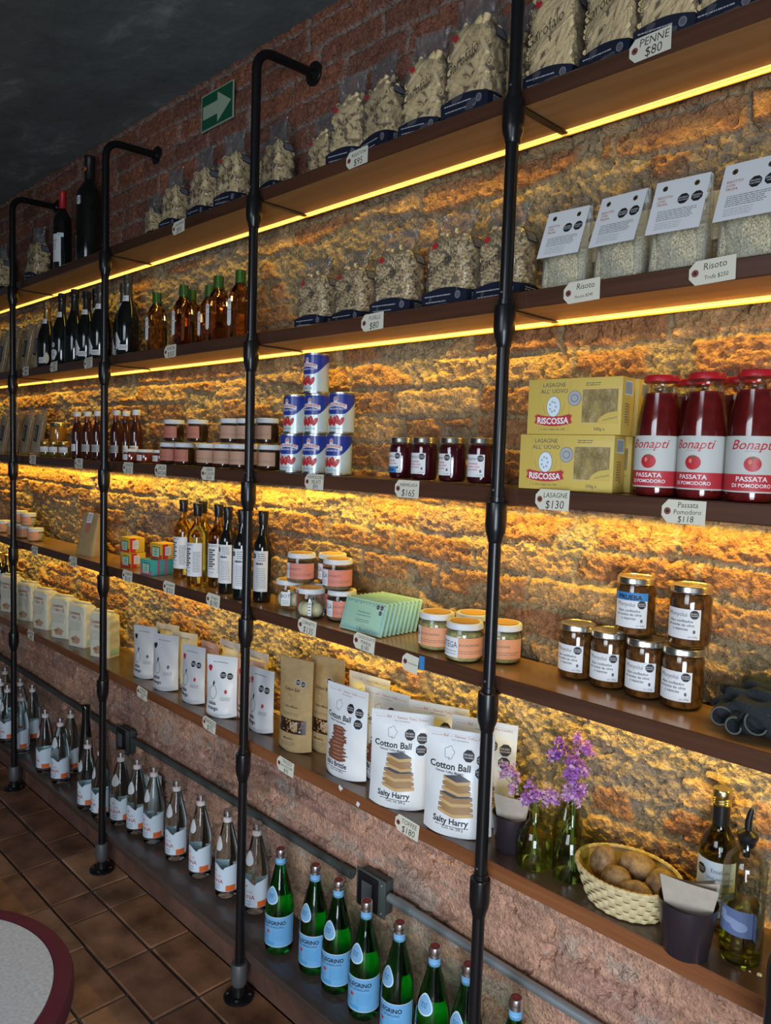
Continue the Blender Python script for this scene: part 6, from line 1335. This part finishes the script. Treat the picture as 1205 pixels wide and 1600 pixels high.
for sd, dx, dy, z, s3, rot, l in ((1, -0.057, 0.004, 0.060, (0.027, 0.031, 0.038), (10, 8, 20), 'brown potato standing upright at the left of the basket'), (2, 0.002, 0.036, 0.063, (0.042, 0.032, 0.031), (0, -4, 10), 'largest brown potato at the back middle of the basket'),
   (3, -0.012, -0.022, 0.052, (0.034, 0.030, 0.029), (6, -12, -20), 'potato in the front middle of the basket'), (4, 0.036, -0.038, 0.050, (0.036, 0.024, 0.025), (0, 6, 24), 'smooth potato low at the front right of the basket'), (5, 0.062, 0.018, 0.056, (0.030, 0.032, 0.034), (0, 0, 0), 'potato at the right of the basket, half behind the napkins')):
    o = potato(sd, *[q*0.915 for q in s3]); o.location = (BX+dx*0.97, BY+dy*0.95, Z5+z); o.rotation_euler = [R(t) for t in rot]; tag(o, l, 'potato', g)

# olive oil bottle and cruet
mat('olive_oil', (0.30, 0.31, 0.025), 0.02, trans=1.0, ior=1.40, coat=0.4)
def olive():
    r = root('olive_oil_bottle'); rb = 0.0375
    MB().lathe([(rb*0.85, 0), (rb*0.97, 0.002), (rb, 0.008), (rb, 0.150), (rb*0.94, 0.165), (rb*0.72, 0.183), (rb*0.50, 0.194), (0.0158, 0.203), (0.0158, 0.240)], 'olive_oil', 34).build('glass_body', r, ang=60)
    MB().lathe([(0.0162, 0.204), (0.0162, 0.246)], 'black_plastic', 26).build('neck_sleeve', r)
    b = MB(); pr = [(0.0172, 0.244)]
    for k in range(3): z = 0.246+0.0045*k; pr += [(0.0182, z), (0.0182, z+0.002), (0.0170, z+0.0035)]
    b.lathe(pr+[(0.0184, 0.262), (0.0184, 0.274), (0.0170, 0.276)], 'lid_gold', 30); b.build('cap', r)
    f = cyl(rb+0.0003); b = MB(); b.acolumn(f, -0.045, 0.045, lambda x: 0.030, lambda x: 0.140, 'label_ice', 1, n=26); b.atext(f, 'Ensalada', 0.012, 0.118, 0.0115, 'ink_blue', 2, sx=0.9); b.atext(f, 'Ideal para carnes,', 0.014, 0.104, 0.0085, 'ink_blue', 2, sx=0.9); b.atext(f, 'sopas y pastas', 0.014, 0.094, 0.0085, 'ink_blue', 2, sx=0.9)
    b.aocta(f, -0.026, 0.118, 0.011, 2); b.alines(f, -0.030, 0.04, 0.040, 0.084, 5, 'ink_blue', 2, 3, th=0.22); b.build('label', r); return r
place('olive', olive, -0.542, 0.150, Z5, 10, 'green olive oil bottle with gold cap and pale label behind the napkins', 'oil bottle', scale=0.95)
def cruet():
    r = root('oil_cruet'); rb = 0.036
    MB().lathe([(rb*0.85, 0), (rb*0.97, 0.002), (rb, 0.008), (rb, 0.165), (rb*0.9, 0.180), (rb*0.55, 0.196), (0.0150, 0.204), (0.0150, 0.216)], 'cruet_glass', 34, cap1=False).build('glass_body', r, ang=60)
    MB().lathe([(rb*0.80, 0.003), (rb*0.93, 0.005), (rb*0.955, 0.010), (rb*0.955, 0.098)], 'olive_oil', 30).build('oil', r, ang=60)
    b = MB(); b.lathe([(0.0120, 0.205), (0.0155, 0.217), (0.0175, 0.220), (0.0175, 0.227), (0.0110, 0.231), (0.0060, 0.234)], 'black_plastic', 22); b.tube([(0, 0, 0.232), (0.0, 0, 0.250), (0.002, 0, 0.262), (0.004, 0, 0.272)], [0.0062, 0.0060, 0.0050, 0.0036], 'black_plastic', 14); b.tube([(0, 0, 0.205), (0, 0, 0.185)], 0.006, 'black_plastic', 10); b.build('pourer', r)
    f = cyl(rb+0.0004); b = MB(); b.arect(f, -0.034, 0.056, 0.030, 0.102, 'label_blue_pale', 1, n=18); b.afan(f, -0.010, 0.080, 0.020, 0.006, 'smudge', 2, n=20, rot=0.2); b.afan(f, 0.008, 0.074, 0.014, 0.009, 'smudge', 2, n=20); b.afan(f, -0.022, 0.088, 0.007, 0.008, 'smudge', 2, n=16); b.build('label', r)
    b = MB(); b.grid(lambda u, v: ((rb+0.0006+0.010*u)*math.sin(0.030/rb)+0.001, -(rb+0.0006+0.010*u)*math.cos(0.030/rb)-0.002*math.sin(3*v), 0.056+0.046*v), 3, 6, 'label_blue_pale'); b.build('peeling_label_edge', r); return r
mat('label_blue_pale', (0.13, 0.18, 0.34), 0.5); mat('smudge', (0.28, 0.36, 0.56), 0.5)
place('cruet', cruet, -0.468, 0.078, Z5, 0, 'half-empty clear oil bottle with black pourer at the right end of the shelf', 'oil bottle')
def scrap(n, rr):
    bm = bmesh.new(); bmesh.ops.create_icosphere(bm, subdivisions=2, radius=rr); rnd = random.Random(n)
    for v in bm.verts: v.co *= rnd.uniform(0.7, 1.2); v.co.z = max(0, v.co.z*0.5+rr*0.4)
    o = MB().bm(bm, 'paper_cream').build('crumb', None, smooth=False); bm.free(); return o
o = scrap(1, 0.0045); o.location = (-0.425, 0.052, Z5); tag(o, 'larger pale crumb near the right end of the lowest lit shelf', 'crumb')
o = scrap(2, 0.0022); o.location = (-0.440, 0.050, Z5); tag(o, 'tiny pale crumb left of the larger one at the shelf end', 'crumb')
# black stand beyond the shelf end
def stand():
    r = root('barrier_post'); MB().lathe([(0.10, 0.001), (0.10, 0.010), (0.094, 0.014), (0.030, 0.018), (0.0265, 0.03), (0.0265, 0.935), (0.024, 0.953), (0.014, 0.963), (0.004, 0.967)], 'black_plastic', 30).build('post_body', r); return r
place('stand', stand, -0.3320, -0.125, 0.0, 0, 'black round-topped post standing past the end of the shelf with the potatoes', 'post')

# ---- handwritten price tags
def price_tag(x, z, lines, label, rot=0, sc=1.0, w=0.078, h=0.041):
    r = root('price_tag', (x, -0.0022, z)); r.rotation_euler = (R(-2), R(-rot), 0); c = 0.011
    out = [(-w/2, -h/2+c*1.1), (-w/2+c, -h/2), (w/2, -h/2), (w/2, h/2), (-w/2+c, h/2), (-w/2, h/2-c*1.1)]
    b = MB(); vs = [(a, -0.0005, b_) for a, b_ in out]+[(a, 0.0, b_) for a, b_ in out]; n = 6
    b.add(vs, [tuple(range(6)), tuple(range(6, 12))[::-1]]+[(i, i+6, (i+1) % 6+6, (i+1) % 6) for i in range(6)], 'tag_paper'); b.build('card', r, smooth=False)
    f = flat(-0.0006); b = MB(); b.afan(f, -w/2+0.0105, 0, 0.0062, 0.0062, 'tag_ring', 1, n=22); b.afan(f, -w/2+0.0105, 0, 0.0026, 0.0026, 'ink', 2, n=14); b.build('ring', r)
    b = MB(); rnd = random.Random(label); nl = len(lines); rowh = (h-0.004)/nl
    for i, t in enumerate(lines):
        price = t.startswith('$'); sz = min(rowh*(1.25 if price else 1.12), (w-0.022)/max(3, len(t))*1.75)
        zc = h/2-0.002-rowh*(i+0.5)-sz*0.33; adv = 0
        b.atext(f, t, 0.007+rnd.uniform(-.002, .002), zc, sz, 'ink', 2, rot=rnd.uniform(-1, 3), shear=0.12, bold=-0.006, sx=0.92)
    b.build('writing', r); tag(r, label, 'price tag', 'handwritten price tags on the shelf edges'); r.scale = (sc,)*3
for (x, z), lines, l, rot in (
  ((-0.6937, 2.3917), ['PENNE', '$80'], 'cream price tag reading PENNE $80', 2), ((-1.4572, 2.3865), ['RIGATONI', '$95'], 'cream price tag reading RIGATONI $95', 2), ((-2.3218, 2.3789), ['CALAMARI', '$95'], 'small cream price tag under the short wide pasta', 3),
  ((-0.8061, 1.9822), ['Risoto', 'Porcini $240'], 'cream price tag reading Risoto Porcini', 2), ((-0.5590, 1.9845), ['Risoto', 'Trufa $250'], 'cream price tag reading Risoto Trufa', 2), ((-1.3838, 1.9818), ['FUSILLI', '$80'], 'cream price tag reading FUSILLI $80', 2),
  ((-2.3666, 1.9820), ['FORTIN', '$350'], 'cream price tag under the square rum bottles', 2), ((-3.0111, 1.9837), ['PROSECO', 'EXTRA', '$390'], 'cream price tag under the sparkling wine just left of the third post', 3), ((-3.3575, 1.9889), ['CAVA', 'BRUT', '$420'], 'cream price tag under the bronze-foiled bottle', 3), ((-3.6844, 1.9877), ['GRISINI', '$90'], 'cream price tag by the breadsticks on the second shelf', 0),
  ((-0.8488, 1.5825), ['LASAGNE', '$130'], 'cream price tag reading LASAGNE $130', 0), ((-0.5827, 1.5786), ['Passata', 'Pomodoro', '$118'], 'cream price tag reading Passata Pomodoro $118', 0), ((-1.2478, 1.5824), ['MERMELADA', '$165'], 'cream price tag under the purple jam jars', 0),
  ((-1.5911, 1.5825), ['POMODORO', 'PELATI', '$95'], 'cream price tag under the blue tins', 0), ((-2.1195, 1.5835), ['CREMA', 'DE CACAO', '$160'], 'cream price tag under the tan-labelled dark jars', 0), ((-2.4230, 1.5823), ['SALSA', 'MACHA'], 'cream price tag under the salmon-labelled dark jars', 0), ((-2.6657, 1.5827), ['TOMATE', '$125'], 'cream price tag immediately right of the third post on the third shelf', 0), ((-3.0990, 1.5858), ['MIEL', 'SALSAS'], 'cream price tag under the leftmost white-capped bottles', 0), ((-3.5999, 1.5879), ['PAN', '$70'], 'cream price tag under the breadsticks on the third shelf', 0),
  ((-1.6053, 1.1891), ['CORNETTI', '$135'], 'cream price tag under the white-lidded jars beside the mint packets', -3), ((-1.3780, 1.1903), ['CHOCOLATE', 'MARIA', '$180'], 'cream price tag under the mint green packets', -3), ((-2.0778, 1.1860), ['Vinagre', '$190'], 'cream price tag under the dark vinegar bottles', -2), ((-2.3565, 1.1858), ['GUILLERMO', '$320'], 'cream price tag between the tea boxes and oil bottles', -2), ((-2.6641, 1.1836), ['TISANA', '$110'], 'cream price tag under the tea boxes', -1), ((-3.1535, 1.1786), ['CAFE', '$180'], 'cream price tag under the brown paper bag', -1), ((-3.5780, 1.1765), ['UNTABLE', '$95'], 'cream price tag under the small peach-labelled jars', -1),
  ((-1.2090, 0.7769), ['TOFFEE', '$180'], 'cream price tag reading TOFFEE $180', -4), ((-1.6869, 0.7735), ['TROZO', 'SIN AZUCAR', '$95'], 'cream price tag under the kraft brown pouches', -4), ((-2.0886, 0.7821), ['MANGO', '$75'], 'cream price tag under the white snack pouch', -5), ((-2.5416, 0.7721), ['MANGO', 'NATURAL', '$75'], 'cream price tag under the leftmost grey snack pouch', -5), ((-3.6266, 0.7777), ['HARINA', '$85'], 'cream price tag under the flour bags', -3)):
    price_tag(x, z, lines, l, rot)
# tag turned edge-on with a bit of blue tape behind it
price_tag(-1.2176, 1.1733, ['ALCACHOFA'], 'cream price tag with blue tape, half turned, under the artichoke jars', -6, w=0.052)
mb = MB(); mb.box(-0.008, -0.0012, -0.016, 0.008, -0.0002, 0.016, 'tape_blue'); o = mb.build('blue_tape', None, smooth=False); o.location = (-1.1809, -0.0006, 1.1813); tag(o, 'bit of blue tape on the shelf edge by the half-turned tag', 'tape')
for (x, z), l in (((-1.4509, 0.7888), 'torn white paper scrap on the lowest lit shelf edge, left one'), ((-1.3831, 0.7699), 'torn white paper scrap on the lowest lit shelf edge, right one')):
    mb = MB(); rnd = random.Random(l); pts = [(0.010*q*math.cos(a), 0.010*q*math.sin(a)) for a, q in [(2*math.pi*i/9, rnd.uniform(0.35, 1.0)) for i in range(9)]]
    vs = [(a, -0.0009, b_) for a, b_ in pts]+[(a, 0, b_) for a, b_ in pts]; mb.add(vs, [tuple(range(9)), tuple(range(9, 18))[::-1]]+[(i, i+9, (i+1) % 9+9, (i+1) % 9) for i in range(9)], 'paper_white'); o = mb.build('paper_scrap', None, smooth=False); o.location = (x, -0.0006, z); tag(o, l, 'paper scrap')

# ---- green arrow sign on the wall
def sign():
    r = root('exit_arrow_sign'); mat('sign_green', (0.010, 0.090, 0.045), 0.4); mat('sign_pale', (0.34, 0.42, 0.30), 0.5); w, h = 0.200, 0.122
    MB().box(-w/2, -0.003, -h/2, w/2, 0.001, h/2, 'sign_pale').build('sign_plate', r, smooth=False)
    f = flat(-0.0031); b = MB(); b.arect(f, -w/2+0.004, -h/2+0.004, w/2-0.004, h/2-0.004, 'sign_green', 1, n=1)
    b.apoly(f, [(-w*0.44, -0.022), (w*0.02, -0.022), (w*0.02, -0.050), (w*0.44, 0.0), (w*0.02, 0.050), (w*0.02, 0.022), (-w*0.44, 0.022)], 'sign_pale', 3); b.build('arrow_panel', r, smooth=False); return r
place('sign', sign, -2.3744, 0.170, 2.8283, 0, 'green sign with a pale arrow, on the bricks over the top shelf', 'sign')

# ---- round table at lower left
m = mat('terrazzo', (0.54, 0.58, 0.62), 0.6, noise=((160, 160, 160), 0.16, 6)); mat('burgundy_edge', (0.105, 0.012, 0.036), 0.6); mat('edge_trim', (0.26, 0.19, 0.17), 0.6)
t = root('round_table', (-1.375, -1.036, 0)); tag(t, 'round table with pale speckled top and burgundy rim at the lower left corner', 'table')
MB().lathe([(0.20, 0.722), (0.251, 0.727), (0.251, 0.7485), (0.250, 0.750)], 'terrazzo', 96).build('table_top', t)
MB().lathe([(0.252, 0.712), (0.281, 0.712), (0.281, 0.7155)], 'edge_trim', 96, cap0=False, cap1=False).build('rim_trim', t)
MB().lathe([(0.2515, 0.7155), (0.2815, 0.7155), (0.2830, 0.720), (0.2830, 0.742), (0.2790, 0.7485), (0.2720, 0.7500), (0.2515, 0.7500)], 'burgundy_edge', 96, cap0=False, cap1=False).build('rim', t)
MB().lathe([(0.20, 0.0), (0.20, 0.012), (0.18, 0.018), (0.035, 0.024), (0.030, 0.04), (0.030, 0.70), (0.09, 0.712), (0.19, 0.7215)], 'black_iron', 40).build('pedestal', t)
